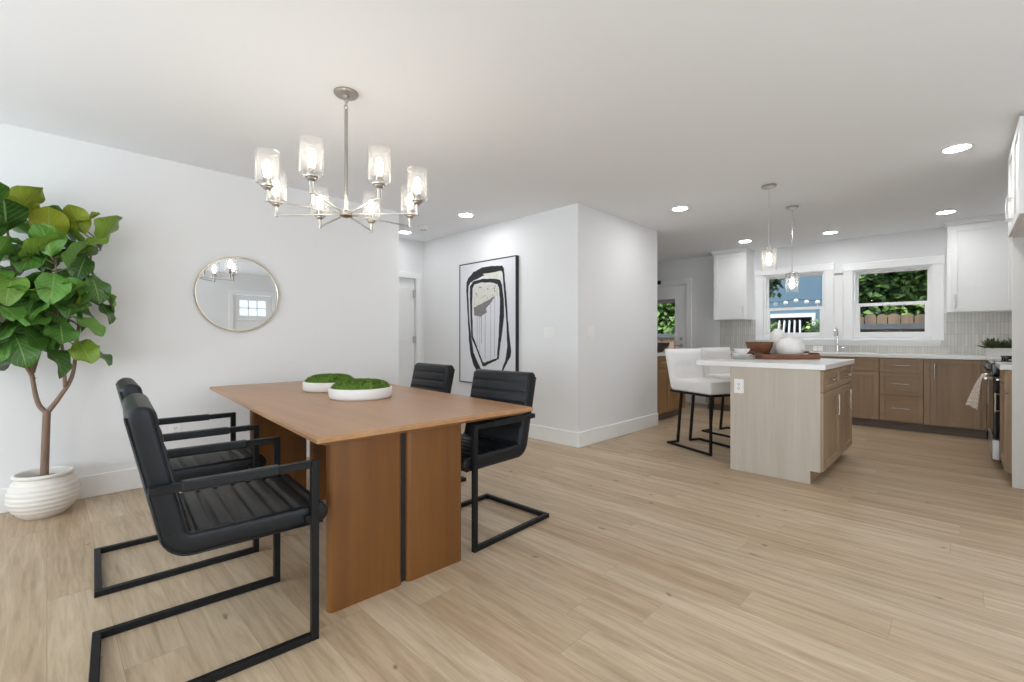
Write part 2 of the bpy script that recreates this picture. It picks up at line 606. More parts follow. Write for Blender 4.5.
    def build(self, name, mats, parent=None, world=False, smooth=False, angle=None):
        me = bpy.data.meshes.new(name)
        off = Vector((0, 0, 0))
        if parent is not None and world:
            p = parent
            while p is not None:
                off += p.location
                p = p.parent
        me.from_pydata([tuple(v - off) for v in self.v], [], self.f)
        if not isinstance(mats, (list, tuple)):
            mats = [mats]
        for m in mats:
            me.materials.append(m)
        for p, i in zip(me.polygons, self.mi):
            p.material_index = i
        bm = bmesh.new()
        bm.from_mesh(me)
        bmesh.ops.recalc_face_normals(bm, faces=list(bm.faces)) if not self.uv else None
        bm.to_mesh(me)
        bm.free()
        if smooth:
            for p in me.polygons:
                p.use_smooth = True
            if angle is not None:
                me.set_sharp_from_angle(angle=math.radians(angle))
        if self.uv:
            ul = me.uv_layers.new(name='UVMap')
            for lp in me.loops:
                ul.data[lp.index].uv = self.uv.get(lp.vertex_index, (0, 0))
        if self.tone:
            at = me.attributes.new('leaf_tone', 'FLOAT', 'POINT')
            for i, t in self.tone.items():
                at.data[i].value = t
        ob = bpy.data.objects.new(name, me)
        COL.objects.link(ob)
        if parent is not None:
            ob.parent = parent
        return ob

def tag(o, label, cat, group=None, kind=None):
    o['label'] = label
    o['category'] = cat
    if group:
        o['group'] = group
    if kind:
        o['kind'] = kind
    return o

def thing(name, label, cat, loc=(0, 0, 0), rz=0.0, group=None):
    o = bpy.data.objects.new(name, None)
    o.empty_display_size = 0.1
    COL.objects.link(o)
    o.location = loc
    o.rotation_euler = (0, 0, rz)
    return tag(o, label, cat, group)

def struct(o):
    o['kind'] = 'structure'
    return o

def dup(root, loc, rz=None, label=None):
    r = root.copy()
    COL.objects.link(r)
    r.location = loc
    if rz is not None:
        r.rotation_euler = (0, 0, rz)
    if label:
        r['label'] = label
    for ch in list(root.children):
        c = ch.copy()
        COL.objects.link(c)
        c.parent = r
        for g in list(ch.children):
            d = g.copy()
            COL.objects.link(d)
            d.parent = c
    return r

# ================================================================== CAMERA
F_PX, HORIZON, CAM_H = 457.0, 337.6, 1.12
YAW = math.atan((961 - 512) / F_PX)
cam_d = bpy.data.cameras.new('camera')
cam = bpy.data.objects.new('camera', cam_d)
COL.objects.link(cam)
cam.location = (0, 0, CAM_H)
cam.rotation_euler = (PI / 2, 0, YAW)
cam_d.sensor_fit = 'HORIZONTAL'
cam_d.sensor_width = 36.0
cam_d.lens = F_PX / 1024 * 36.0
cam_d.shift_y = -(341 - HORIZON) / 1024
cam_d.clip_start = 0.05
sc.camera = cam

# ================================================================== ROOM SHELL
H = 2.49
XW = -4.37          # mirror wall
YA, XP, YP = 3.79, -2.78, 5.49   # art wall, partition face, partition end
YK = 7.80           # kitchen window wall
XR, XKR = 2.35, 0.87
YB = -2.70
XH = -5.50          # end of hall
XKL = -4.50         # kitchen left wall

def S(name, mb, m, parent=None, smooth=False):
    return struct(mb.build(name, m, parent, smooth=smooth))

S('floor', MB().box(-5.7, 2.55, -2.9, YK + 0.1, -0.12, 0.0), M['floor'])
S('ceiling', MB().box(-5.7, 2.55, -2.9, YK + 0.2, H, H + 0.14), M['ceil'])

S('wall_left', MB().box(XW - 0.12, XW, YB - 0.12, 2.69, 0, H).box(XH - 0.12, XW - 0.12, 2.57, 2.69, 0, H), M['wall'])
S('wall_partition', MB().box(XH, XP, YA, YA + 0.12, 0, H).box(XP - 0.12, XP, YA + 0.12, YP, 0, H).box(-3.5, XP - 0.12, YP - 0.12, YP, 0, H), M['wall'])
# hall end wall with a door opening
hd0, hd1, hdz = 2.86, 3.66, 1.95
S('wall_hall', MB().box(XH - 0.12, XH, 2.69, hd0, 0, H).box(XH - 0.12, XH, hd1, YA + 0.12, 0, H).box(XH - 0.12, XH, hd0, hd1, hdz, H), M['wall'])
S('wall_kitchen_left', MB().box(XKL - 0.12, XKL, YA + 0.12, YK + 0.15, 0, H), M['wall'])

def wall_y(name, y0, y1, x0, x1, holes):
    """wall across x with rectangular holes (xa, xb, za, zb)"""
    mb = MB()
    xs = x0
    for xa, xb, za, zb in sorted(holes):
        if xa > xs:
            mb.box(xs, xa, y0, y1, 0, H)
        if za > 0:
            mb.box(xa, xb, y0, y1, 0, za)
        if zb < H:
            mb.box(xa, xb, y0, y1, zb, H)
        xs = xb
    if x1 > xs:
        mb.box(xs, x1, y0, y1, 0, H)
    return S(name, mb, M['wall'])

W1 = (-2.19, -1.385, 1.13, 2.08)
W2 = (-1.068, -0.255, 1.13, 2.045)
DB = (-4.28, -3.40, 0.0, 2.05)
wall_y('wall_window', YK, YK + 0.15, XKL - 0.12, 1.0, [W1, W2, DB])
S('wall_kitchen_right', MB().box(XKR, XKR + 0.12, 4.12, YK + 0.15, 0, H), M['wall'])
S('wall_jog', MB().box(XKR, XR + 0.12, 4.0, 4.12, 0, H), M['wall'])
fd0, fd1, fdz = 2.78, 3.56, 2.05
R1 = (0.2, 2.1, 0.55, 2.15)
S('wall_right', MB().box(XR, XR + 0.12, YB - 0.12, R1[0], 0, H).box(XR, XR + 0.12, R1[0], R1[1], 0, R1[2]).box(XR, XR + 0.12, R1[0], R1[1], R1[3], H)
  .box(XR, XR + 0.12, R1[1], fd0, 0, H).box(XR, XR + 0.12, fd1, 4.0, 0, H).box(XR, XR + 0.12, fd0, fd1, fdz, H), M['wall'])
B1 = (-3.7, -1.3, 0.35, 2.2)
B2 = (-0.6, 1.8, 0.35, 2.2)
wall_y('wall_rear', YB - 0.12, YB, XW, XR, [B1, B2])

# baseboards
BH, BT = 0.155, 0.016
def base(name, x0, x1, y0, y1):
    return S(name, MB().box(x0, x1, y0, y1, 0, BH, 0.004, 1), M['trim'])
base('baseboard_left', XW, XW + BT, YB, 2.69)
base('baseboard_hall_side', XH, XW + BT, 2.69, 2.69 + BT)
base('baseboard_art_wall', XH, XP + BT, YA - BT, YA)
base('baseboard_partition', XP, XP + BT, YA, YP)
base('baseboard_hall_end', XH, XH + BT, 3.72, YA - BT)
base('baseboard_window_wall', DB[1] + 0.09, -2.86, YK - BT, YK)
base('baseboard_rear', XW + BT, XR, YB, YB + BT)
base('baseboard_right', XR - BT, XR, YB + BT, fd0 - 0.09)
base('baseboard_jog', XKR, XR - BT, 4.0 - BT, 4.0)

# ---- hall door (closed leaf with hinges)
def door_handle_mb(c, axis, s=1):
    return None
d = MB().box(XH - 0.075, XH - 0.035, hd0 + 0.012, hd1 - 0.005, 0.01, hdz - 0.006)
for z0, z1 in ((0.2, 0.95), (1.08, 1.82)):
    d.box(XH - 0.036, XH - 0.028, hd0 + 0.13, hd1 - 0.13, z0, z1, 0.003, 1)
hall_door = S('door_1', d, M['trim'])
for z in (0.25, 1.09, 1.74):
    MB().box(XH - 0.036, XH + 0.004, hd1 - 0.03, hd1 + 0.0, z - 0.05, z + 0.05, 0.003, 1).build('hinge', M['steel'], hall_door)
MB().lathe([(0, 0), (0.028, 0), (0.028, 0.01), (0.01, 0.014), (0.01, 0.04), (0.026, 0.05), (0.028, 0.065), (0.02, 0.078), (0, 0.08)],
           (XH - 0.035, hd0 + 0.07, 0.98), 20, mat=Matrix.Rotation(PI / 2, 4, 'Y')).build('door_knob', M['nickel'], hall_door, smooth=True)
S('trim_1', MB().box(XH, XH + 0.014, hd1, hd1 + 0.075, 0, hdz, 0.003, 1).box(XH, XH + 0.014, hd0 - 0.075, hd0, 0, hdz, 0.003, 1)
  .box(XH, XH + 0.018, hd0 - 0.085, hd1 + 0.085, hdz, hdz + 0.085, 0.003, 1)
  .box(XH - 0.02, XH, hd0, hd0 + 0.012, 0, hdz), M['trim'])

# ---- kitchen windows : casing + two sashes + glass
def kitchen_window(idx, Wn, x_lo, x_hi, zmid, head_z, xg):
    x0, x1, z0, z1 = Wn
    y = YK
    # outer jamb/frame in the wall
    f = MB()
    t = 0.03
    f.box(x0, x0 + t, y + 0.02, y + 0.14, z0, z1).box(x1 - t, x1, y + 0.02, y + 0.14, z0, z1)
    f.box(x0 + t, x1 - t, y + 0.02, y + 0.14, z1 - t, z1).box(x0 + t, x1 - t, y + 0.02, y + 0.14, z0, z0 + t)
    win = S('window_%d' % idx, f, M['trim'])
    a0, a1 = x0 + t, x1 - t
    # upper sash (outer)
    s = MB()
    w = 0.022
    yb0, yb1 = y + 0.085, y + 0.115
    s.box(a0, a0 + w, yb0, yb1, zmid - 0.01, z1 - t).box(a1 - w, a1, yb0, yb1, zmid - 0.01, z1 - t)
    s.box(a0 + w, a1 - w, yb0, yb1, z1 - t - w, z1 - t).box(a0 + w, a1 - w, yb0, yb1, zmid - 0.01, zmid + 0.02)
    up = s.build('upper_sash', M['trim'], win)
    MB().box(a0 + w, a1 - w, yb0 + 0.012, yb0 + 0.016, zmid + 0.02, z1 - t - w).build('pane', M['pane'], up)
    s = MB()
    w = 0.045
    yb0, yb1 = y + 0.045, y + 0.08
    s.box(a0, a0 + w, yb0, yb1, z0 + t, zmid + 0.02).box(a1 - w, a1, yb0, yb1, z0 + t, zmid + 0.02)
    s.box(a0 + w, a1 - w, yb0, yb1, zmid - 0.022, zmid + 0.02).box(a0 + w, a1 - w, yb0, yb1, z0 + t, z0 + t + 0.035)
    lo = s.build('lower_sash', M['trim'], win)
    MB().box(a0 + w, a1 - w, yb0 + 0.014, yb0 + 0.018, z0 + t + 0.035, zmid - 0.022).build('pane', M['pane'], lo)
    # casing
    c = MB()
    cw = 0.105
    c.box(x0 - cw, x0 + 0.004, y - 0.018, y, 1.10, z1, 0.003, 1).box(x1 - 0.004, x1 + cw, y - 0.018, y, 1.10, z1, 0.003, 1)
    c.box(x0 - cw - 0.01, x1 + cw + 0.01, y - 0.024, y, z1 - 0.004, z1 + 0.095, 0.004, 1)
    c.box(x0, x0 + 0.004, y, y + 0.03, z0, z1).box(x1 - 0.004, x1, y, y + 0.03, z0, z1)
    S('trim_%d' % (idx + 1), c, M['trim'])
kitchen_window(1, W1, 0, 0, 1.555, 0, 0)
kitchen_window(2, W2, 0, 0, 1.57, 0, 0)
S('trim_4', MB().box(-2.29, -0.15, YK - 0.055, YK, 1.075, 1.105, 0.005, 2).box(-2.27, -0.17, YK - 0.02, YK, 1.012, 1.076, 0.003, 1), M['trim'])
# flat recessed strip between the two windows
S('trim_5', MB().box(-1.276, -1.177, YK - 0.010, YK, 1.105, 2.00, 0.002, 1), M['whitecab'])

S('trim_9', MB().box(-1.276, -1.177, YK - 0.022, YK, 2.0, 2.025, 0.002, 1), M['shade'])
# ---- back door with a tall glass light
dx0, dx1 = DB[0] + 0.01, DB[1] - 0.01
gx0, gx1, gz0, gz1 = dx0 + 0.17, dx1 - 0.185, 0.30, 1.84
yd = YK + 0.03
d = MB().box(dx0, gx0, yd, yd + 0.045, 0.01, 2.04).box(gx1, dx1, yd, yd + 0.045, 0.01, 2.04)
d.box(gx0, gx1, yd, yd + 0.045, gz1, 2.04).box(gx0, gx1, yd, yd + 0.045, 0.01, gz0)
for a, b, c1, e in ((gx0, gx0 + 0.03, gz0, gz1), (gx1 - 0.03, gx1, gz0, gz1)):
    d.box(a, b, yd - 0.012, yd + 0.057, c1, e)
d.box(gx0 + 0.03, gx1 - 0.03, yd - 0.012, yd + 0.057, gz1 - 0.03, gz1).box(gx0 + 0.03, gx1 - 0.03, yd - 0.012, yd + 0.057, gz0, gz0 + 0.03)
back_door = S('door_2', d, M['trim'])
MB().box(gx0 + 0.03, gx1 - 0.03, yd + 0.02, yd + 0.025, gz0 + 0.03, gz1 - 0.03).build('pane', M['pane'], back_door)
MB().box(gx0 + 0.03, gx1 - 0.03, yd + 0.008, yd + 0.014, gz1 - 0.10, gz1 - 0.03).build('blind_headrail', M['shade'], back_door)
rosette = [(0, 0), (0.03, 0), (0.03, 0.008), (0.022, 0.02), (0, 0.02)]
MB().lathe(rosette, (-3.515, yd, 1.10), 20, mat=Matrix.Rotation(PI / 2, 4, 'X')).build('deadbolt', M['steel'], back_door, smooth=True, angle=40)
MB().lathe(rosette, (-3.515, yd, 0.985), 20, mat=Matrix.Rotation(PI / 2, 4, 'X')).tube([(-3.515, yd - 0.02, 0.985), (-3.515, yd - 0.05, 0.985), (-3.54, yd - 0.055, 0.985), (-3.63, yd - 0.055, 0.985)], 0.009).build('lever_handle', M['steel'], back_door, smooth=True, angle=40)
S('trim_6', MB().box(DB[1], DB[1] + 0.085, YK - 0.016, YK, 0, DB[3], 0.003, 1).box(DB[0] - 0.085, DB[0], YK - 0.016, YK, 0, DB[3], 0.003, 1)
  .box(DB[0] - 0.09, DB[1] + 0.09, YK - 0.02, YK, DB[3], DB[3] + 0.09, 0.003, 1), M['trim'])
tag(MB().box(-3.925, -3.865, YK - 0.05, YK - 0.02, 2.08, 2.15, 0.008, 2).build('alarm_sensor', M['black']), 'small black box on the head casing above the back door', 'sensor')

# ---- front door (seen in the mirror)
d = MB()
xf = XR + 0.03
lz0, lz1, ly0, ly1 = 1.60, 1.93, fd0 + 0.13, fd1 - 0.13
d.box(xf, xf + 0.045, fd0 + 0.01, ly0, 0.01, fdz - 0.01).box(xf, xf + 0.045, ly1, fd1 - 0.01, 0.01, fdz - 0.01)
d.box(xf, xf + 0.045, ly0, ly1, 0.01, lz0).box(xf, xf + 0.045, ly0, ly1, lz1, fdz - 0.01)
d.box(xf - 0.02, xf, fd0 + 0.08, fd1 - 0.08, lz0 - 0.11, lz0 - 0.07, 0.004, 1)
for k in (1, 2):
    yy = ly0 + (ly1 - ly0) * k / 3
    d.box(xf + 0.01, xf + 0.035, yy - 0.01, yy + 0.01, lz0, lz1)
d.box(xf + 0.01, xf + 0.035, ly0, ly1, (lz0 + lz1) / 2 - 0.01, (lz0 + lz1) / 2 + 0.01)
front_door = S('door_3', d, M['trim'])
MB().box(xf + 0.02, xf + 0.024, ly0, ly1, lz0, lz1).build('pane', M['pane'], front_door)
S('trim_7', MB().box(XR - 0.016, XR, fd0 - 0.085, fd0, 0, fdz, 0.003, 1).box(XR - 0.016, XR, fd1, fd1 + 0.085, 0, fdz, 0.003, 1)
  .box(XR - 0.02, XR, fd0 - 0.09, fd1 + 0.09, fdz, fdz + 0.09, 0.003, 1), M['trim'])
# ---- unseen windows added behind and beside the camera as daylight sources
def added_window(idx, axis, a0, a1, z0, z1, p):
    mb = MB()
    t = 0.05
    def bx(u0, u1, za, zb, d0=0.03, d1=0.09):
        if axis == 'y':
            mb.box(u0, u1, p - d1, p - d0, za, zb)
        else:
            mb.box(p + d0, p + d1, u0, u1, za, zb)
    bx(a0, a0 + t, z0, z1)
    bx(a1 - t, a1, z0, z1)
    bx(a0 + t, a1 - t, z1 - t, z1)
    bx(a0 + t, a1 - t, z0, z0 + t)
    mid = (a0 + a1) / 2
    bx(mid - 0.025, mid + 0.025, z0 + t, z1 - t)
    w = S('window_%d' % idx, mb, M['trim'])
    mb = MB()
    for u0, u1 in ((a0 + t, mid - 0.025), (mid + 0.025, a1 - t)):
        if axis == 'y':
            mb.box(u0, u1, p - 0.062, p - 0.058, z0 + t, z1 - t)
        else:
            mb.box(p + 0.058, p + 0.062, u0, u1, z0 + t, z1 - t)
    mb.build('pane', M['pane'], w)
added_window(3, 'y', B1[0], B1[1], B1[2], B1[3], YB)
added_window(4, 'y', B2[0], B2[1], B2[2], B2[3], YB)
added_window(5, 'x', R1[0], R1[1], R1[2], R1[3], XR)

# ================================================================== DINING TABLE
TZ = 0.735
corn = [(-1.755, 0.722), (-1.70, 1.895), (-4.14, 2.07), (-4.22, 0.898)]   # near left, near right, far right, far left
tb = thing('dining_table', 'brown wooden dining table on slab legs with two moss bowls on it', 'table', (-2.9, 1.4, 0))
def inset(poly, d):
    c = Vector((sum(p[0] for p in poly) / 4, sum(p[1] for p in poly) / 4))
    out = []
    n = len(poly)
    for i in range(n):
        p0, p1, p2 = Vector(poly[i - 1]), Vector(poly[i]), Vector(poly[(i + 1) % n])
        e1, e2 = (p1 - p0).normalized(), (p2 - p1).normalized()
        n1, n2 = Vector((-e1.y, e1.x)), Vector((-e2.y, e2.x))
        if n1.dot(c - p1) < 0:
            n1 = -n1
        if n2.dot(c - p1) < 0:
            n2 = -n2
        b = (n1 + n2).normalized()
        out.append(tuple(p1 + b * d / max(0.3, b.dot(n1))))
    return out
mb = MB()
lay = [(0.009, TZ), (0.0, TZ - 0.008), (0.0, TZ - 0.022), (0.05, TZ - 0.043)]
vs = []
for ins, z in lay:
    vs += [Vector((x, y, z)) for x, y in (inset(corn, ins) if ins else corn)]
fs = [[0, 1, 2, 3], [15, 14, 13, 12]]
for k in range(3):
    for i in range(4):
        j = (i + 1) % 4
        fs.append([k * 4 + i, k * 4 + j, k * 4 + 4 + j, k * 4 + 4 + i])
mb.add(vs, fs)
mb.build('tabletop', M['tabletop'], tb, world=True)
LZ = TZ - 0.0432
def leg_panel(p0, p1, th):
    """rounded slab standing between two floor points, thickness to the -X side"""
    p0, p1 = Vector(p0), Vector(p1)
    t = (p1 - p0).normalized()
    nrm = Vector((-t.y, t.x))
    if nrm.x > 0:
        nrm = -nrm
    ln = (p1 - p0).length
    r = th * 0.42
    pts = []
    for cx, cy, a0 in ((r, r, PI), (ln - r, r, 1.5 * PI), (ln - r, th - r, 0), (r, th - r, 0.5 * PI)):
        for k in range(6):
            a = a0 + k / 5 * PI / 2
            pts.append((cx + r * math.cos(a), cy + r * math.sin(a)))
    return MB().prism([tuple(p0 + t * u + nrm * v) for u, v in pts], 0, LZ)
for a, b in (((-1.822, 0.800), (-1.806, 1.130)), ((-1.804, 1.155), (-1.79, 1.468)), ((-3.16, 0.893), (-3.145, 1.232)), ((-3.144, 1.258), (-3.13, 1.575))):
    leg_panel(a, b, 0.052).build('leg', M['table'], tb, world=True, smooth=True, angle=40)
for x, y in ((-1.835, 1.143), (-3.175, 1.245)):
    m_ = MB().box(x - 0.012, x + 0.012, y - 0.0125, y + 0.0125, 0.004 if x > -2.5 else 0.60, LZ)  # near one is a full-height near-black strip that keeps the gap dark
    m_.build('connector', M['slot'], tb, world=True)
MB().box(-3.14, -1.88, 1.16, 1.22, LZ - 0.07, LZ - 0.0005, 0.004, 1).build('stretcher', M['table'], tb, world=True)

# ---- moss bowls
def moss_bowl(x, y, r, label, seed):
    t = thing('moss_bowl', label, 'planter', (x, y, TZ), 0, 'moss bowls on the table')
    prof = [(0, 0), (r * 0.93, 0), (r * 0.975, 0.006), (r, 0.02), (r, 0.062), (r - 0.004, 0.068), (r - 0.012, 0.068), (r - 0.016, 0.05), (0, 0.05)]
    MB().lathe(prof, n=56).build('bowl', M['bowl'], t, smooth=True, angle=50)
    mb = MB()
    rr = r - 0.014
    n, m = 72, 22
    vs, fs = [], []
    for i in range(m + 1):
        q = i / m
        for k in range(n):
            a = 2 * PI * k / n
            rad = rr * math.sin(q * PI / 2)
            z = 0.060 + 0.050 * (1 - (rad / rr) ** 5) ** 0.8
            p = Vector((rad * math.cos(a), rad * math.sin(a), 0))
            z += 0.010 * noise.noise(p * 38 + Vector((seed, 0, 0))) + 0.006 * noise.noise(p * 95 + Vector((0, seed, 0)))
            vs.append((p.x, p.y, z - (0.012 if i == m else 0)))
    for i in range(m):
        for k in range(n):
            j = (k + 1) % n
            fs.append([i * n + k, i * n + j, (i + 1) * n + j, (i + 1) * n + k])
    mb.add(vs, fs)
    rr_ = random.Random(seed)
    for _ in range(2200):                                   # short moss tufts
        a, q = rr_.uniform(0, 2 * PI), math.sqrt(rr_.random())
        rad = rr * q
        p = Vector((rad * math.cos(a), rad * math.sin(a), 0.058 + 0.050 * (1 - q ** 5) ** 0.8))
        dr = Vector((math.cos(a) * q + rr_.uniform(-.6, .6), math.sin(a) * q + rr_.uniform(-.6, .6), 1)).normalized()
        s = Vector((rr_.uniform(-1, 1), rr_.uniform(-1, 1), 0)).normalized() * 0.0035
        mb.add([p - s, p + s, p + dr * rr_.uniform(0.008, 0.014)], [[0, 1, 2]])
    mb.build('moss', M['moss'], t)
    return t
moss_bowl(-2.76, 1.42, 0.195, 'nearer round white bowl of green moss on the dining table', 3)
moss_bowl(-3.31, 1.46, 0.185, 'farther white moss bowl, partly behind the other one on the table', 8)

# ================================================================== DINING CHAIRS
def rrect(hw, tb_, tf, rad, k=4):
    """rounded rectangle ring in (w, n): w in [-hw, hw], n in [-tb_, tf]"""
    pts = []
    for cx, cy, a0 in ((hw - rad, tf - rad, 0), (-hw + rad, tf - rad, PI / 2), (-hw + rad, -tb_ + rad, PI), (hw - rad, -tb_ + rad, 1.5 * PI)):
        for i in range(k):
            a = a0 + i / (k - 1) * PI / 2
            pts.append((cx + rad * math.cos(a), cy + rad * math.sin(a)))
    return pts

def cushion(path, hw, tb_, tf, seams, depth=0.010, cap0=True, cap1=True, step=0.009):
    """loft along a (y, z) path; channels pressed into the +normal side"""
    P_ = [Vector((a, b)) for a, b in path]
    segs = [(P_[i + 1] - P_[i]).length for i in range(len(P_) - 1)]
    tot = sum(segs)
    n = max(4, int(tot / step))
    mb = MB()
    rings = []
    ss = [tot * i / n for i in range(n + 1)]
    ss = sorted(set(ss + [0.002, 0.005, 0.014] + [tot - 0.002, tot - 0.005, tot - 0.014]))
    def at(s):
        for i, l in enumerate(segs):
            if s <= l or i == len(segs) - 1:
                return P_[i] + (P_[i + 1] - P_[i]) * (s / l)
            s -= l
    vs = []
    for s in ss:
        p = at(s)
        a = at(max(0, s - 0.012))
        b = at(min(tot, s + 0.012))
        t = (b - a).normalized()
        nr = Vector((-t.y, t.x))
        sq = 1.0
        e = 0.036
        if cap0 and s < e:
            sq = math.sqrt(max(0.004, 1 - (1 - s / e) ** 2))
        if cap1 and tot - s < e:
            sq = math.sqrt(max(0.004, 1 - (1 - (tot - s) / e) ** 2))
        dip = 0
        for q in seams:
            dip = max(dip, depth * math.exp(-((s - q) / 0.0055) ** 2))
        ring = []
        for w, nn in rrect(hw, tb_, tf, min(tb_ + tf, 0.05) * 0.42):
            nz = nn * sq
            if nn > tf * 0.8 and abs(w) < hw * 0.97:
                nz -= dip
            ww = w * (1 - 0.03 * (1 - sq))
            ring.append(len(vs))
            vs.append(Vector((ww, p.x + nr.x * nz, p.y + nr.y * nz)))
        rings.append(ring)
    fs = []
    q = len(rings[0])
    for a, b in zip(rings, rings[1:]):
        for k in range(q):
            j = (k + 1) % q
            fs.append([a[k], a[j], b[j], b[k]])
    fs.append(rings[0][::-1])
    fs.append(rings[-1])
    mb.add(vs, fs)
    return mb

def arc(cy, cz, r, a0, a1, n=8):
    return [(cy + r * math.cos(a0 + (a1 - a0) * i / n), cz + r * math.sin(a0 + (a1 - a0) * i / n)) for i in range(n + 1)]

CW, CD, T_ = 0.527, 0.612, 0.026    # frame centre-line width/depth, tube size
SW = 0.243                           # seat half width
HT = 0.040
def make_chair(label):
    t = thing('dining_chair', label, 'chair', (0, 0, 0), 0, 'black cantilever dining chairs')
    # seat: from the front edge to the curve under the back
    c = arc(-0.062, 0.507, 0.052, -PI / 2, -PI + 0.14, 8)
    seat_path = [(0.365, 0.455)] + c
    seams = [0.055 + 0.062 * k for k in range(7)]
    # reversed normals: path runs front->back, +normal must face up
    cushion(seat_path[::-1], SW, HT, HT, [sum(((Vector(seat_path[i + 1]) - Vector(seat_path[i])).length for i in range(len(seat_path) - 1))) - s for s in seams], cap0=False).build('seat', M['leather'], t, smooth=True)
    e = c[-1]
    top = (-0.203, 0.908)
    back_path = [top, e]
    bl = (Vector(top) - Vector(e)).length
    cushion(back_path, SW, HT, HT, [0.075 + 0.062 * k for k in range(5)], cap1=False).build('backrest', M['leather'], t, smooth=True)
    # side piping that follows the whole L
    full = [(-0.1995, 0.885)] + [e] + c[::-1][1:] + [(0.345, 0.455)]
    for sx in (-1, 1):
        for off in (HT - 0.006, 0.006 - HT):
            pts = []
            for i, p in enumerate(full):
                a = Vector(full[max(0, i - 1)])
                b = Vector(full[min(len(full) - 1, i + 1)])
                tt = (b - a).normalized()
                nr = Vector((tt.y, -tt.x))
                pts.append((sx * (SW - 0.006), p[0] + nr.x * off, p[1] + nr.y * off))
            MB().tube(pts, 0.0042, 6).build('piping', M['leather'], t, smooth=True)
    x, y, h = CW / 2, CD / 2, T_ / 2
    for sx in (-1, 1):
        MB().box(sx * x - h, sx * x + h, y - h, y + h, 0, 0.665, 0.002, 1).build('leg', M['blackmetal'], t)
        MB().box(sx * x - h, sx * x + h, -y - h, y - h, 0, T_, 0.002, 1).build('floor_rail', M['blackmetal'], t)
        ar = MB().box(sx * x - h, sx * x + h, -0.180, y - h, 0.665 - T_, 0.665, 0.002, 1).build('arm', M['blackmetal'], t)
        MB().box(sx * x - h - 0.004, sx * x + h + 0.004, -0.10, 0.185, 0.665 - T_ - 0.004, 0.669, 0.006, 2).build('arm_pad', M['leather'], ar)
        # seat bracket from the leg to the seat side
        MB().box(min(sx * x, sx * (SW - 0.01)), max(sx * x, sx * (SW - 0.01)), y - 0.03, y - h, 0.435, 0.46).build('bracket', M['blackmetal'], t)
    MB().box(-x + h, x - h, -y - h, -y + h, 0, T_, 0.002, 1).build('rear_bar', M['blackmetal'], t)
    return t
R = math.radians
ch = make_chair('black leather dining chair closest to the camera, tucked at the near left of the table')
ch.location = (-2.003, 0.414, 0)
ch.rotation_euler = (0, 0, R(-4.5))
dup(ch, (-2.912, 0.475, 0), R(-3), 'black leather dining chair behind the closest one, between it and the mirror wall')
dup(ch, (-2.09, 1.862, 0), R(180 + 2.5), 'black dining chair across the table, with its legs seen beside the table end')
dup(ch, (-3.05, 1.995, 0), R(180 - 3), 'black dining chair across the table of which only the top of the back shows')

# ================================================================== CHANDELIER
CX, CY, CZ = -2.455, 1.174, 1.813
cl = thing('chandelier', 'brushed nickel eight arm chandelier with clear glass shades over the dining table', 'chandelier', (CX, CY, CZ))
hz = H - CZ
MB().lathe([(0, hz), (0.065, hz), (0.065, hz - 0.008), (0.058, hz - 0.016), (0.02, hz - 0.02), (0.012, hz - 0.03), (0, hz - 0.03)], n=36).build('canopy', M['nickel'], cl, smooth=True, angle=35)
for k in range(3):
    MB().tube([(0.011 * math.cos(a) * (1 if k % 2 else 0), 0.011 * math.cos(a) * (0 if k % 2 else 1), hz - 0.042 - 0.020 * k + 0.014 * math.sin(a)) for a in [2 * PI * i / 14 for i in range(14)]], 0.0022, 6, closed=True).build('chain_link', M['nickel'], cl, smooth=True)
MB().lathe([(0, hz - 0.09), (0.006, hz - 0.092), (0.0095, hz - 0.105), (0.0095, 0.03), (0.016, 0.026), (0.016, 0.0), (0, 0.0)], n=20).build('rod', M['nickel'], cl, smooth=True, angle=35)
MB().lathe([(0, 0.012), (0.03, 0.012), (0.036, 0.006), (0.036, -0.012), (0.028, -0.018), (0.012, -0.022), (0, -0.026)], n=32).build('hub', M['nickel'], cl, smooth=True, angle=35)
AR = 0.402
for k in range(8):
    a = R(45 * k - 3)
    ca, sa = math.cos(a), math.sin(a)
    arm = MB().bar((ca * 0.03, sa * 0.03, -0.003), (ca * AR, sa * AR, -0.003), 0.0075, 0.0075).build('arm', M['nickel'], cl)
    ex, ey = ca * AR, sa * AR
    MB().lathe([(0, -0.012), (0.0085, -0.012), (0.0095, -0.008), (0.0095, 0.045), (0.016, 0.047), (0.022, 0.055), (0.022, 0.060), (0.031, 0.062), (0.033, 0.066), (0.033, 0.070), (0.018, 0.072), (0.018, 0.105), (0, 0.105)],
               (ex, ey, 0), 24).build('lamp_cup', M['nickel'], arm, smooth=True, angle=35)
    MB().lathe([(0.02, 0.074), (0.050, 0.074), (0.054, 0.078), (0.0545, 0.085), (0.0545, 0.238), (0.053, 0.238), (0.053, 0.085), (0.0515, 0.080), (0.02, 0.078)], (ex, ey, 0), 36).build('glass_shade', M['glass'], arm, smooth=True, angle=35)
    MB().lathe([(0, 0.1051), (0.012, 0.1051), (0.012, 0.115), (0.0165, 0.13), (0.0192, 0.148), (0.0165, 0.172), (0.009, 0.194), (0, 0.199)], (ex, ey, 0), 16).build('bulb', M['bulb'], arm, smooth=True)

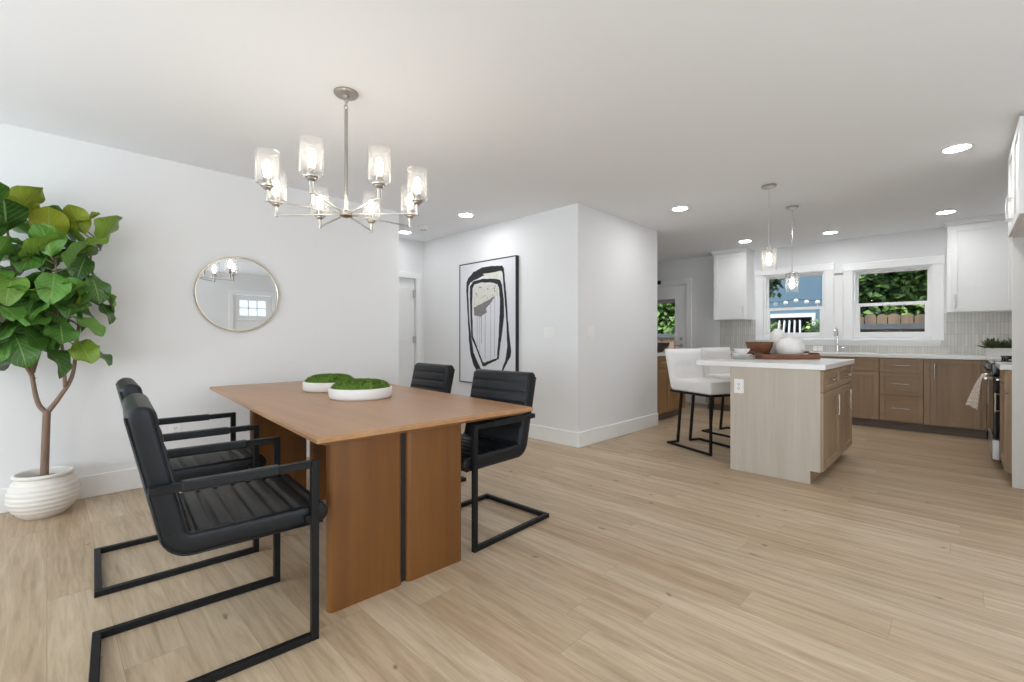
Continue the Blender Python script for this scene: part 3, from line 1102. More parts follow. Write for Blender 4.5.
# ================================================================== MIRROR, PAINTING, PLATES
MR = 0.316
mt = thing('round_mirror', 'round mirror with a thin gold rim hung on the left wall', 'mirror', (XW, 1.137, 1.487))
ry = Matrix.Rotation(PI / 2, 4, 'Y')
MB().lathe([(MR - 0.010, 0.002), (MR, 0.002), (MR, 0.026), (MR - 0.003, 0.029), (MR - 0.008, 0.029), (MR - 0.010, 0.026), (MR - 0.010, 0.002)], n=80, mat=ry).build('frame', M['brass'], mt, smooth=True, angle=35)
MB().lathe([(0, 0.018), (MR - 0.009, 0.018), (MR - 0.009, 0.002), (0, 0.002)], n=80, mat=ry).build('mirror_glass', M['mirror'], mt)

pt = thing('abstract_painting', 'tall framed black and white abstract painting on the partition wall', 'painting', (-4.634, YA, 0.55))
PW, PH, PD = 1.022, 1.51, 0.045
mb = MB().box(0, 0.012, -PD, -0.001, 0, PH).box(PW - 0.012, PW, -PD, -0.001, 0, PH).box(0.012, PW - 0.012, -PD, -0.001, PH - 0.012, PH).box(0.012, PW - 0.012, -PD, -0.001, 0, 0.012)
mb.build('frame', M['black'], pt)
outer = [(0.14, 1.276), (0.174, 1.327), (0.277, 1.392), (0.437, 1.434), (0.609, 1.433), (0.792, 1.415), (0.817, 1.38), (0.838, 1.241), (0.863, 1.041), (0.887, 0.769), (0.915, 0.547), (0.939, 0.424), (0.926, 0.35), (0.852, 0.249), (0.785, 0.146), (0.702, 0.066), (0.571, 0.032), (0.437, 0.062), (0.337, 0.148), (0.269, 0.238), (0.215, 0.357), (0.186, 0.544), (0.161, 0.842), (0.132, 1.168)]  # stroke outlines traced from image pixels, projected onto the wall plane and baked in
outer_in = [(0.178, 1.219), (0.215, 1.264), (0.297, 1.289), (0.437, 1.321), (0.628, 1.344), (0.781, 1.352), (0.796, 1.32), (0.814, 1.144), (0.845, 0.894), (0.863, 0.646), (0.874, 0.472), (0.838, 0.298), (0.767, 0.165), (0.683, 0.115), (0.571, 0.099), (0.456, 0.141), (0.357, 0.255), (0.277, 0.385), (0.232, 0.571), (0.194, 0.841), (0.174, 1.111)]
inner = [(0.207, 1.217), (0.277, 1.278), (0.437, 1.29), (0.628, 1.28), (0.756, 1.249), (0.785, 1.196), (0.817, 1.019), (0.821, 0.82), (0.785, 0.596), (0.745, 0.395), (0.731, 0.312), (0.628, 0.278), (0.495, 0.221), (0.444, 0.219), (0.429, 0.257), (0.337, 0.413), (0.236, 0.571), (0.215, 0.84), (0.207, 1.055)]
inner_in = [(0.26, 1.186), (0.297, 1.236), (0.437, 1.246), (0.628, 1.229), (0.709, 1.202), (0.738, 1.15), (0.756, 0.998), (0.745, 0.823), (0.731, 0.596), (0.709, 0.395), (0.702, 0.324), (0.59, 0.297), (0.476, 0.264), (0.456, 0.272), (0.377, 0.4), (0.269, 0.585), (0.256, 0.839), (0.252, 1.053)]
grey = [(0.277, 0.945), (0.437, 0.984), (0.665, 1.066), (0.59, 0.981), (0.514, 0.934), (0.522, 0.869), (0.397, 0.829), (0.297, 0.851)]
cream = [(0.269, 1.172), (0.309, 1.224), (0.437, 1.235), (0.62, 1.22), (0.702, 1.193), (0.724, 1.146), (0.738, 1.079), (0.672, 1.061), (0.476, 0.993), (0.285, 0.944)]
yc = -PD + 0.004
mb = MB().box(0.012, PW - 0.012, yc, -0.002, 0.012, PH - 0.012, mi=0)
def paint(poly, lvl, mi, jit=0.0, seed=0):
    pts = []
    n = len(poly)
    rr = random.Random(seed)
    for i in range(n):                      # smooth the outline a little
        p0, p1 = Vector(poly[i]), Vector(poly[(i + 1) % n])
        for k in range(4):
            q = p0 + (p1 - p0) * (k / 4)
            pts.append((q.x + rr.uniform(-jit, jit), q.y + rr.uniform(-jit, jit)))
    vs = [(x, yc - 0.0005 * lvl, z) for x, z in pts]
    mb.add(vs, [list(range(len(vs)))], mi)
paint(outer, 1, 1, 0.003, 1)
paint(outer_in, 2, 0, 0.003, 2)
paint([(0.45, 1.345), (0.76, 1.36), (0.80, 1.23), (0.79, 1.21), (0.755, 1.262), (0.55, 1.292)], 3, 2, 0.006, 8)
paint(inner, 4, 1, 0.003, 3)
paint(inner_in, 5, 0, 0.003, 4)
paint(cream, 6, 2, 0.004, 5)
paint(grey, 7, 3, 0.008, 6)
for x, z0, z1, w in ((0.349, 0.43, 0.86, 0.004), (0.397, 0.36, 0.84, 0.003), (0.43, 0.5, 0.87, 0.005), (0.495, 0.31, 0.9, 0.004), (0.59, 0.30, 0.99, 0.003), (0.665, 0.34, 1.06, 0.003)):
    paint([(x - w, z0), (x + w * 0.6, z0), (x + w, z1), (x - w, z1)], 8, 3, 0.001, int(x * 100))
rr = random.Random(5)
for _ in range(16):
    x, z, r = rr.uniform(0.32, 0.68), rr.uniform(1.04, 1.2), rr.uniform(0.006, 0.016)
    paint([(x + r * math.cos(a), z + r * 0.8 * math.sin(a)) for a in (0, 1.2, 2.4, 3.6, 4.9)], 9, 3, 0.002, _)
mb.build('canvas', [M['canvas'], M['ink'], M['cream'], M['greypaint']], pt)

def wall_plate(name, label, cat, c, axis, w, h, kind, n=1, group=None):
    """axis: direction the plate faces ('-y', '+x')"""
    t = thing(name, label, cat, c, {'-y': 0, '+x': PI / 2}[axis], group)
    MB().box(-w / 2, w / 2, -0.006, 0, -h / 2, h / 2, 0.002, 2).build('plate', M['plate'], t)
    for k in range(n):
        x = (k - (n - 1) / 2) * 0.046
        if kind == 'switch':
            MB().box(x - 0.016, x + 0.016, -0.010, -0.006, -0.033, 0.033, 0.002, 1).build('rocker', M['plate'], t)
        else:
            mbx = MB().box(x - 0.017, x + 0.017, -0.008, -0.006, -0.034, 0.034, 0.001, 1)
            for zz in (-0.018, 0.018):
                mbx.box(x - 0.008, x - 0.005, -0.0086, -0.008, zz - 0.005, zz + 0.006, mi=1).box(x + 0.005, x + 0.008, -0.0086, -0.008, zz - 0.005, zz + 0.006, mi=1)
                mbx.box(x - 0.003, x + 0.003, -0.0086, -0.008, zz - 0.013, zz - 0.008, mi=1)
            mbx.build('socket', [M['plate'], M['slot']], t)
    return t
wall_plate('light_switch', 'white triple light switch right of the painting', 'light switch', (-3.15, YA, 1.175), '-y', 0.165, 0.115, 'switch', 3)
wall_plate('light_switch', 'white double light switch on the partition face beside the corner', 'light switch', (XP, 4.005, 1.182), '+x', 0.118, 0.115, 'switch', 2)
wall_plate('wall_outlet', 'white outlet low on the left wall behind the chairs', 'outlet', (XW, 0.70, 0.40), '+x', 0.075, 0.118, 'outlet')

# ================================================================== CEILING LIGHTS
def make_downlight(label, loc, lens='led'):
    t = thing('recessed_light', label, 'ceiling light', loc, 0, 'recessed ceiling lights')
    MB().lathe([(0.072, 0.0), (0.072, -0.004), (0.075, -0.007), (0.088, -0.005), (0.092, -0.001), (0.092, 0.0), (0.072, 0.0)], n=40).build('trim_ring', M['plate'], t, smooth=True, angle=35)
    MB().lathe([(0, -0.003), (0.0725, -0.003), (0.0725, -0.0005), (0, -0.0005)], n=40).build('lens', M[lens], t)
    return t
dl = make_downlight('recessed ceiling light in front of the painting wall', (-3.94, 3.28, H))
for loc, lab in (((-2.127, 4.709, H), 'recessed ceiling light just past the partition corner, nearest the pendants'),
                 ((-2.19, 6.95, H), 'recessed ceiling light in front of the left upper cabinet'),
                 ((-1.215, 7.15, H), 'recessed ceiling light above the gap between the kitchen windows'),
                 ((-0.117, 6.873, H), 'recessed ceiling light in front of the right upper cabinet'),
                 ((-0.021, 4.609, H), 'largest looking recessed light, near the cabinet over the fridge alcove')):
    dup(dl, loc, None, lab)
make_downlight('recessed ceiling light inside the hall opening', (-5.15, 3.26, H), 'led2')
sm = thing('smoke_detector', 'round white smoke detector on the ceiling at the hall opening', 'smoke detector', (-4.75, 3.27, H))
MB().lathe([(0, 0), (0.068, 0), (0.07, -0.006), (0.068, -0.022), (0.055, -0.034), (0, -0.036)], n=36).build('housing', M['plate'], sm, smooth=True, angle=35)
MB().lathe([(0.03, -0.0355), (0.035, -0.0385), (0.04, -0.0355), (0.03, -0.0355)], n=30).build('vent_ring', M['shade'], sm)

# ---- pendants
def make_pendant(label, loc, zs):
    t = thing('pendant_light', label, 'pendant light', loc, 0, 'clear glass pendants over the island')
    MB().lathe([(0, 0), (0.06, 0), (0.06, -0.014), (0.055, -0.019), (0, -0.021)], n=36).build('canopy', M['nickel'], t, smooth=True, angle=35)
    MB().lathe([(0, -0.02), (0.0045, -0.02), (0.0045, zs), (0, zs)], n=10).build('rod', M['chrome'], t, smooth=True, angle=35)
    MB().lathe([(0, zs + 0.012), (0.012, zs + 0.01), (0.024, zs), (0.026, zs - 0.012), (0.026, zs - 0.06), (0.02, zs - 0.066), (0, zs - 0.066)], n=24).build('socket_cap', M['chrome'], t, smooth=True, angle=35)
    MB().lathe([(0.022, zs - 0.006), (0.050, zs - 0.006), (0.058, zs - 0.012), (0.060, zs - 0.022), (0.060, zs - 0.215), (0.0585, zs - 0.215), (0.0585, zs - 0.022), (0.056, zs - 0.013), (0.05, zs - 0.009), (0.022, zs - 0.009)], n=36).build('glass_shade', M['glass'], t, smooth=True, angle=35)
    MB().lathe([(0, zs - 0.0661), (0.013, zs - 0.0661), (0.014, zs - 0.08), (0.018, zs - 0.105), (0.021, zs - 0.125), (0.018, zs - 0.148), (0.010, zs - 0.164), (0, zs - 0.169)], n=18).build('bulb', M['bulbp'], t, smooth=True)
    return t
make_pendant('glass pendant nearer the camera, hanging higher in view left of the other', (-1.234, 4.56, H), -0.55)
make_pendant('glass pendant farther back, hanging in front of the left kitchen window', (-1.26, 5.46, H), -0.69)

# ================================================================== POTTED FIG
PX, PY = -4.14, -0.012
fg = thing('potted_fig', 'tall fiddle leaf fig in a round white pot in the left corner of view', 'plant', (PX, PY, 0))
prof = [(0, 0), (0.094, 0), (0.099, 0.004)]
for i in range(1, 34):
    q = i / 34
    r = 0.168 - (0.068 * ((0.52 - q) / 0.52) ** 2.2 if q < 0.52 else 0.036 * ((q - 0.52) / 0.48) ** 2)
    prof.append((r + (0.0016 if (i // 2) % 2 else -0.0016), 0.006 + q * 0.238))
prof += [(0.132, 0.248), (0.140, 0.252), (0.144, 0.262), (0.140, 0.272), (0.130, 0.274), (0.122, 0.268), (0.122, 0.215), (0, 0.215)]
MB().lathe(prof, n=56).build('pot', M['pot'], fg, smooth=True, angle=60)
mb = MB()
vs, fs = [], []
for i in range(9):
    for k in range(24):
        a = 2 * PI * k / 24
        r = 0.121 * i / 8
        vs.append((r * math.cos(a), r * math.sin(a), 0.226 + 0.008 * noise.noise(Vector((r * math.cos(a) * 40, r * math.sin(a) * 40, 0)))))
for i in range(8):
    for k in range(24):
        j = (k + 1) % 24
        fs.append([i * 24 + k, i * 24 + j, (i + 1) * 24 + j, (i + 1) * 24 + k])
mb.add(vs, fs)
mb.build('soil', M['soil'], fg)

def spline(pts, n=8):
    out = []
    P_ = [Vector(p) for p in pts]
    P_ = [P_[0] * 2 - P_[1]] + P_ + [P_[-1] * 2 - P_[-2]]
    for i in range(1, len(P_) - 2):
        for k in range(n):
            t = k / n
            a, b, c, d_ = P_[i - 1], P_[i], P_[i + 1], P_[i + 2]
            out.append(0.5 * ((2 * b) + (c - a) * t + (2 * a - 5 * b + 4 * c - d_) * t * t + (3 * b - a - 3 * c + d_) * t ** 3))
    out.append(P_[-2])
    return out
# lateral direction seen from the room (roughly along +Y) and toward the room (+X)
stems = [
    [(0.0, 0.0, 0.20), (0.004, 0.006, 0.45), (0.0, 0.012, 0.66)],
    [(0.0, 0.012, 0.64), (-0.01, -0.03, 0.72), (0.02, -0.06, 0.95), (0.05, -0.09, 1.25), (0.06, -0.14, 1.60), (0.05, -0.16, 1.86)],
    [(0.0, 0.012, 0.64), (0.01, 0.07, 0.74), (0.0, 0.13, 0.88), (-0.02, 0.155, 1.15), (-0.02, 0.20, 1.50), (-0.03, 0.235, 1.80)],
    [(0.01, 0.095, 0.80), (0.05, 0.085, 1.00), (0.09, 0.06, 1.30), (0.11, 0.05, 1.62)],
    [(0.0, -0.045, 0.86), (0.08, -0.12, 1.05), (0.14, -0.22, 1.30), (0.14, -0.30, 1.55)],
    [(0.0, -0.05, 0.90), (-0.05, -0.0, 1.15), (-0.06, 0.03, 1.50), (-0.04, 0.02, 1.78)],
]
mb = MB()
paths = []
for i, s in enumerate(stems):
    p = spline(s, 7)
    paths.append(p)
    r0, r1 = (0.021, 0.019) if i == 0 else ((0.015, 0.005) if i < 3 else (0.011, 0.004))
    mb.tube(p, r0, 9, rad=[r0 + (r1 - r0) * k / (len(p) - 1) for k in range(len(p))])
trunk_mb = mb

def add_leaf(mb, base, d, up, length, width, fold, curl, tone, wav, nx=7, ny=11, seed=0.0, clampx=None):
    """obovate fiddle leaf, d = direction along the midrib, up = upper face side"""
    d = d.normalized()
    side = d.cross(up).normalized()
    up = side.cross(d).normalized()
    vs, uvs = [], []
    for j in range(ny):
        v = j / (ny - 1)
        # outline: narrow waist near the base, widest at 2/3
        wv = (math.sin(PI * min(1, v ** 0.85 * 0.97 + 0.02)) ** 0.62) * (0.50 + 0.62 * v ** 0.9 - 0.08 * v * v)
        if v < 0.03:
            wv = 0.06
        bend = curl * v * v
        c = base + d * (length * v * (1 - 0.12 * abs(bend))) - up * (length * bend * 0.5 * v)
        for i in range(nx):
            u = 2 * i / (nx - 1) - 1
            lift = abs(u) ** 1.3 * fold * width * 0.5 * wv
            wave = wav * width * 0.10 * math.sin(v * 13 + seed + (2 if u > 0 else 0)) * abs(u) ** 2
            p = c + side * (u * width * 0.5 * wv) + up * (lift + wave)
            vs.append(p)
            uvs.append((u, v))
    if clampx is not None:
        vs = [Vector((max(clampx, p.x), p.y, p.z)) for p in vs]
    fs = []
    for j in range(ny - 1):
        for i in range(nx - 1):
            a = j * nx + i
            fs.append([a, a + 1, a + nx + 1, a + nx])
    o = mb.add(vs, fs)
    for k, q in enumerate(uvs):
        mb.uv[o + k] = q
        mb.tone[o + k] = tone

rl = random.Random(11)
mb = MB()
pet = trunk_mb
clamp = XW - PX + 0.03
def fig_leaf(p, az, el, length, tone, fold=0.35, curl=0.5):
    out = Vector((math.cos(az), math.sin(az), 0))
    d = out * math.cos(el) + Vector((0, 0, math.sin(el)))
    b = p + out * rl.uniform(0.04, 0.075) + Vector((0, 0, rl.uniform(0.02, 0.05)))
    b.x = max(b.x, clamp + 0.012)
    pet.tube([p, (p + b) / 2 + Vector((0, 0, 0.006)), b], 0.0035, 6)
    # drooping blades face outwards, rising blades face inwards and up
    nrm = Vector((0, 0, 1)) * math.cos(el) - out * math.sin(el)
    nrm += Vector((rl.uniform(-.35, .35), rl.uniform(-.35, .35), rl.uniform(-.1, .2)))
    add_leaf(mb, b, d, nrm, length, length * rl.uniform(0.78, 0.95), fold, curl, tone, rl.uniform(0.4, 1.0), seed=rl.uniform(0, 6), clampx=clamp)
specs = [(1, 0.42, 1.0, 26), (2, 0.52, 1.0, 27), (3, 0.50, 1.0, 21), (4, 0.40, 1.0, 20), (5, 0.50, 1.0, 20)]
ga = 0.0
for si, q0, q1, n in specs:
    p = paths[si]
    for k in range(n):
        q = q0 + (q1 - q0) * (k / (n - 1)) ** 0.9
        pt_ = p[min(len(p) - 1, int(q * (len(p) - 1)))]
        ga += 2.399963
        az = ga + rl.uniform(-.3, .3)
        # keep leaves from growing straight into the wall
        if math.cos(az) < -0.55:
            az = az + PI * 0.55
        top = q > 0.90
        el = rl.uniform(0.5, 1.2) if top else (rl.uniform(-1.15, -0.35) if rl.random() < 0.68 else rl.uniform(0.1, 0.9))
        ln = rl.uniform(0.19, 0.26)
        if not -0.50 < pt_.y + math.sin(az) * (0.06 + ln * math.cos(el)) < 0.37:
            az = -az
        tone = min(1, max(0, rl.gauss(0.5, 0.22) + (0.16 if top else 0)))
        fig_leaf(pt_, az, el, ln, tone, rl.uniform(0.1, 0.45), rl.uniform(-0.1, 0.6))
mb.build('foliage', M['leaf'], fg, smooth=True)
trunk_mb.build('trunk', M['bark'], fg, smooth=True)


# ================================================================== KITCHEN ISLAND
CT = 0.915                      # counter height
IX0, IX1, IY0, IY1 = -1.405, -0.757, 4.09, 5.36
def pull(p0, p1, out, r=0.0064, stand=0.028):
    """bar pull from p0 to p1, standing off along 'out'"""
    p0, p1, o = Vector(p0), Vector(p1), Vector(out)
    t = (p1 - p0).normalized()
    mb = MB().tube([p0 - t * 0.012 + o * stand, p1 + t * 0.012 + o * stand], r, 10)
    mb.tube([p0, p0 + o * stand], r * 0.9, 8).tube([p1, p1 + o * stand], r * 0.9, 8)
    return mb

def shaker(face, a0, a1, z0, z1, p, out, rail=0.055, th=0.02):
    """shaker front. face 'x': lies in plane x=p with a along y; 'y': plane y=p with a along x. out=+-1"""
    mb = MB()
    def bx(u0, u1, za, zb, d0, d1, bev=0.0015):
        q0, q1 = sorted((p + out * d0, p + out * d1))
        if face == 'x':
            mb.box(q0, q1, u0, u1, za, zb, bev, 1)
        else:
            mb.box(u0, u1, q0, q1, za, zb, bev, 1)
    bx(a0, a0 + rail, z0, z1, 0, th)
    bx(a1 - rail, a1, z0, z1, 0, th)
    bx(a0 + rail, a1 - rail, z1 - rail, z1, 0, th)
    bx(a0 + rail, a1 - rail, z0, z0 + rail, 0, th)
    bx(a0 + rail - 0.002, a1 - rail + 0.002, z0 + rail - 0.002, z1 - rail + 0.002, 0, th * 0.45, 0)
    return mb

il = thing('kitchen_island', 'greige kitchen island with wood drawers and doors on its right side', 'kitchen island', (-1.08, 4.72, 0))
MB().box(IX0 + 0.02, IX1, IY0 + 0.02, IY1, 0.10, CT - 0.041).box(IX0 + 0.02, IX1 - 0.066, IY0 + 0.02, IY1, 0, 0.10).build('carcass', M['cab'], il, world=True)
mb = MB()
mb.prism([(IX0, 0), (-0.823, 0), (-0.823, 0.10), (IX1, 0.10), (IX1, CT - 0.041), (IX0, CT - 0.041)], -IY0 - 0.02, -IY0, mat=Matrix.Rotation(PI / 2, 4, 'X'))
mb.build('end_panel', M['panel'], il, world=True)
MB().box(IX0, IX0 + 0.02, IY0 + 0.02, IY1, 0, CT - 0.041).build('back_panel', M['panel'], il, world=True)
dy = [(IY0 + 0.004, 4.722), (4.728, IY1 - 0.004)]
for k, (a0, a1) in enumerate(dy):
    dr = shaker('x', a0, a1, 0.705, 0.866, IX1, 1, rail=0.04).build('drawer', M['cabx'], il, world=True)
    ym = (a0 + a1) / 2
    pull((IX1 + 0.02, ym - 0.07, 0.79), (IX1 + 0.02, ym + 0.07, 0.79), (1, 0, 0)).build('handle', M['chrome'], dr, world=True, smooth=True, angle=40)
    do = shaker('x', a0, a1, 0.108, 0.699, IX1, 1).build('door', M['cab'], il, world=True)
    yh = a1 - 0.035 if k == 0 else a0 + 0.035
    yh = (a0 + a1) / 2 + (0.10 if k == 0 else -0.06)
    yh = a1 - (0.19 if k == 0 else 0.27)
    pull((IX1 + 0.02, yh, 0.50), (IX1 + 0.02, yh, 0.645), (1, 0, 0)).build('handle', M['chrome'], do, world=True, smooth=True, angle=40)
tag(MB().box(-1.69, -0.722, IY0 - 0.018, IY1 + 0.02, CT - 0.04, CT, 0.003, 2).build('island_countertop', M['quartz']), 'white quartz slab topping the kitchen island, overhanging on the stool side', 'countertop')
wall_plate('island_outlet', 'white outlet on the end panel of the kitchen island', 'outlet', (-1.335, IY0, 0.712), '-y', 0.075, 0.118, 'outlet')

# ---- things on the island
def rot_at(x, y, z, deg):
    return Matrix.Translation((x, y, z)) @ Matrix.Rotation(R(deg), 4, 'Z')
tr = thing('wooden_tray', 'brown wooden tray with cut-out handles on the island, under the white vases', 'tray', (-1.277, 5.038, CT), R(44))
tw, td_, th_ = 0.27, 0.21, 0.062
mb = MB().box(-tw, tw, -td_, td_, 0, 0.012, 0.003, 1)
mb.box(-tw, tw, -td_, -td_ + 0.012, 0.012, 0.048, 0.003, 1).box(-tw, tw, td_ - 0.012, td_, 0.012, 0.048, 0.003, 1)
mb.build('tray_body', M['walnut'], tr)
for sx in (-1, 1):
    x0, x1 = sorted((sx * tw, sx * (tw - 0.014)))
    m2 = MB().box(x0, x1, -td_ + 0.012, -0.05, 0.012, th_, 0.003, 1).box(x0, x1, 0.05, td_ - 0.012, 0.012, th_, 0.003, 1)
    m2.box(x0, x1, -0.05, 0.05, 0.012, 0.03, 0.002, 1).box(x0, x1, -0.05, 0.05, 0.052, th_ + 0.012, 0.003, 1)
    m2.build('handle_end', M['walnut'], tr)
def bowl(name, label, loc, r, h, mat, seed=0):
    t = MB().lathe([(0, 0), (r * 0.35, 0), (r * 0.42, 0.006), (r * 0.72, h * 0.3), (r * 0.92, h * 0.68), (r, h), (r - 0.007, h), (r * 0.9 - 0.006, h * 0.7), (r * 0.68, h * 0.34), (r * 0.35, 0.02), (0, 0.016)], loc, 44)
    return tag(t.build(name, mat, smooth=True, angle=50), label, 'bowl')
bowl('wooden_bowl', 'dark brown wooden bowl at the left end of the tray on the island', (-1.432, 4.97, CT + 0.0122), 0.125, 0.150, M['walnut'])
ja = MB().lathe([(0, 0), (0.045, 0), (0.058, 0.015), (0.066, 0.08), (0.067, 0.17), (0.063, 0.215), (0.052, 0.25), (0.036, 0.270), (0.026, 0.277), (0.024, 0.282), (0.018, 0.282), (0.016, 0.26), (0, 0.25)], (-1.324, 5.175, CT + 0.0122), 40)
tag(ja.build('tall_vase', M['ceramic'], smooth=True, angle=60), 'taller white ceramic vase standing on the wooden tray', 'vase')
jb = MB().lathe([(0, 0), (0.055, 0), (0.085, 0.012), (0.116, 0.055), (0.126, 0.098), (0.118, 0.14), (0.09, 0.174), (0.055, 0.19), (0.035, 0.193), (0.033, 0.201), (0.026, 0.201), (0.026, 0.188), (0, 0.18)], (-1.18, 5.034, CT + 0.0122), 44)
tag(jb.build('round_vase', M['ceramic'], smooth=True, angle=60), 'round squat white vase on the right of the wooden tray', 'vase')
for k, (r, z) in enumerate(((0.115, 0.0), (0.112, 0.0161), (0.090, 0.0322))):
    q = MB().lathe([(0, 0), (r * 0.6, 0), (r * 0.66, 0.004), (r, 0.013), (r, 0.016), (r * 0.97, 0.016), (r * 0.62, 0.008), (0, 0.007)], (-1.50, 4.675, CT + z), 44)
    tag(q.build('plate', M['ceramic'], smooth=True, angle=50), ('bottom white plate of the stack on the island above the stools', 'middle white plate of the stack on the island', 'smallest white plate, on top of the stack on the island')[k], 'plate', 'plates stacked on the island')
cbw = MB().lathe([(0, 0), (0.035, 0), (0.04, 0.004), (0.064, 0.03), (0.072, 0.05), (0.068, 0.05), (0.058, 0.03), (0.03, 0.008), (0, 0.007)], (-1.50, 4.675, CT + 0.0483), 36)
tag(cbw.build('small_bowl', M['ceramic'], smooth=True, angle=50), 'small white bowl sitting on the stack of plates', 'bowl')

# ================================================================== BAR STOOLS
def make_stool(label):
    t = thing('bar_stool', label, 'stool', (0, 0, 0), 0, 'white stools at the island')
    hx, f, b, q = 0.225, 0.30, -0.30, 0.022
    MB().box(-hx - 0.005, hx + 0.005, -0.235, f, 0.575, 0.69, 0.022, 3).build('seat', M['boucle'], t, smooth=True, angle=50)
    # padded backrest, slightly raked and flared
    mb = MB()
    n, m = 14, 14
    vs, fs = [], []
    for j in range(m + 1):
        v = j / m
        z = 0.60 + 0.40 * v
        yb = -0.225 - 0.075 * v
        hw = hx + 0.004 + 0.020 * v
        edge = math.sqrt(max(0.0, 1 - max(0, (v - 0.9) / 0.1) ** 2))
        for i in range(n + 1):
            u = 2 * i / n - 1
            side = math.sqrt(max(0.0, 1 - max(0, (abs(u) - 0.9) / 0.1) ** 2))
            dep = 0.040 * (0.25 + 0.75 * edge * side)
            for (bx, bz) in ((-0.42, 0.55), (0.0, 0.55), (0.42, 0.55)):
                dd = ((u - bx) * hw) ** 2 + ((v - bz) * 0.40) ** 2
                dep -= 0.018 * math.exp(-dd / 0.0007)
            vs.append((u * hw, yb + dep, z))
    for j in range(m + 1):
        v = j / m
        for i in range(n + 1):
            u = 2 * i / n - 1
            hw = hx + 0.004 + 0.020 * v
            edge = math.sqrt(max(0.0, 1 - max(0, (v - 0.9) / 0.1) ** 2))
            side = math.sqrt(max(0.0, 1 - max(0, (abs(u) - 0.9) / 0.1) ** 2))
            vs.append((u * hw, -0.225 - 0.075 * v - 0.034 * (0.25 + 0.75 * edge * side), 0.60 + 0.40 * v))
    o = (n + 1) * (m + 1)
    for j in range(m):
        for i in range(n):
            a = j * (n + 1) + i
            fs.append([a, a + 1, a + n + 2, a + n + 1])
            fs.append([o + a, o + a + n + 1, o + a + n + 2, o + a + 1])
    for j in range(m):
        for i in (0, n):
            a = j * (n + 1) + i
            fs.append([a, a + n + 1, o + a + n + 1, o + a])
    for i in range(n):
        for j in (0, m):
            a = j * (n + 1) + i
            fs.append([a, a + 1, o + a + 1, o + a])
    mb.add(vs, fs)
    mb.build('backrest', M['boucle'], t, smooth=True, angle=60)
    MB().box(-hx, hx, -0.25, f - 0.005, 0.553, 0.576, 0.002, 1).build('seat_frame', M['blackmetal'], t)
    h = q / 2
    for sx in (-1, 1):
        x0, x1 = sorted((sx * (hx - q), sx * hx))
        MB().box(x0, x1, f - q - 0.005, f - 0.005, 0, 0.553, 0.002, 1).build('leg', M['blackmetal'], t)
        MB().box(x0, x1, b, f - q - 0.005, 0, q, 0.002, 1).build('floor_rail', M['blackmetal'], t)
        xi = sx * 0.085
        a0, a1 = sorted((xi - sx * h, sx * (hx - q)))
        rr_ = MB().box(a0, a1, b, b + q, 0, q, 0.002, 1).build('rear_rail', M['blackmetal'], t)
        MB().bar((xi, b + h, q), (xi, -0.235, 0.553), q).build('leg', M['blackmetal'], t)
    return t
st = make_stool('white padded bar stool nearest the camera at the island')
st.location = (-1.865, 4.705, 0)
st.rotation_euler = (0, 0, R(-90 - 23))
dup(st, (-1.85, 5.58, 0), R(-90 - 20), 'white padded bar stool behind the nearer one, farther along the island')

# ================================================================== BASE CABINETS (window wall)
YF = 7.22                    # carcass front plane, doors stand 2 cm proud
def base_cab(name, label, x0, x1, cat='cabinet', group='base cabinets under the windows'):
    t = thing(name, label, cat, ((x0 + x1) / 2, YF + 0.28, 0), 0, group)
    MB().box(x0, x1, YF, YK - 0.002, 0.10, CT - 0.04).build('carcass', M['cab'], t, world=True)
    MB().box(x0, x1, YF + 0.055, YK - 0.002, 0, 0.10).build('toe_kick', M['kick'], t, world=True)
    return t
def hpull(x, z, par, w=0.14):
    pull((x - w / 2, YF - 0.02, z), (x + w / 2, YF - 0.02, z), (0, -1, 0)).build('handle', M['chrome'], par, world=True, smooth=True, angle=40)
def vpull(x, z0, z1, par):
    pull((x, YF - 0.02, z0), (x, YF - 0.02, z1), (0, -1, 0)).build('handle', M['chrome'], par, world=True, smooth=True, angle=40)
g = 0.003
# left of the sink
t = base_cab('base_cabinet', 'brown base cabinet at the far left end, below the left upper cabinet', -2.84, -2.22)
for a0, a1, xh in ((-2.84, -2.53, -2.565), (-2.53, -2.22, -2.495)):
    dr = shaker('y', a0 + g, a1 - g, 0.705, 0.866, YF, -1, rail=0.04).build('drawer', M['cabx'], t, world=True)
    hpull((a0 + a1) / 2, 0.785, dr, 0.10)
    do = shaker('y', a0 + g, a1 - g, 0.108, 0.699, YF, -1).build('door', M['cab'], t, world=True)
    vpull(xh, 0.50, 0.64, do)
t = base_cab('base_cabinet', 'brown single door base cabinet in the window row, mostly hidden behind the island', -2.217, -1.62)
do = shaker('y', -2.217 + g, -1.62 - g, 0.108, 0.866, YF, -1).build('door', M['cab'], t, world=True)
hpull(-1.92, 0.80, do, 0.3)
t = base_cab('sink_cabinet', 'brown sink base cabinet under the faucet, partly behind the island', -1.617, -0.722)
for a0, a1, xh in ((-1.617, -1.17, -1.205), (-1.17, -0.722, -1.135)):
    shaker('y', a0 + g, a1 - g, 0.705, 0.866, YF, -1, rail=0.04).build('false_drawer', M['cabx'], t, world=True)
    do = shaker('y', a0 + g, a1 - g, 0.108, 0.699, YF, -1).build('door', M['cab'], t, world=True)
    vpull(xh, 0.50, 0.64, do)
t = base_cab('drawer_cabinet', 'brown three drawer base cabinet below the right window', -0.719, -0.313)
for z0, z1 in ((0.703, 0.866), (0.428, 0.697), (0.112, 0.422)):
    dr = shaker('y', -0.719 + g, -0.313 - g, z0, z1, YF, -1, rail=0.045).build('drawer', M['cabx'], t, world=True)
    hpull(-0.516, (z0 + z1) / 2, dr)
t = base_cab('pullout_cabinet', 'brown base cabinet with one wide door beside the range', -0.31, 0.20)
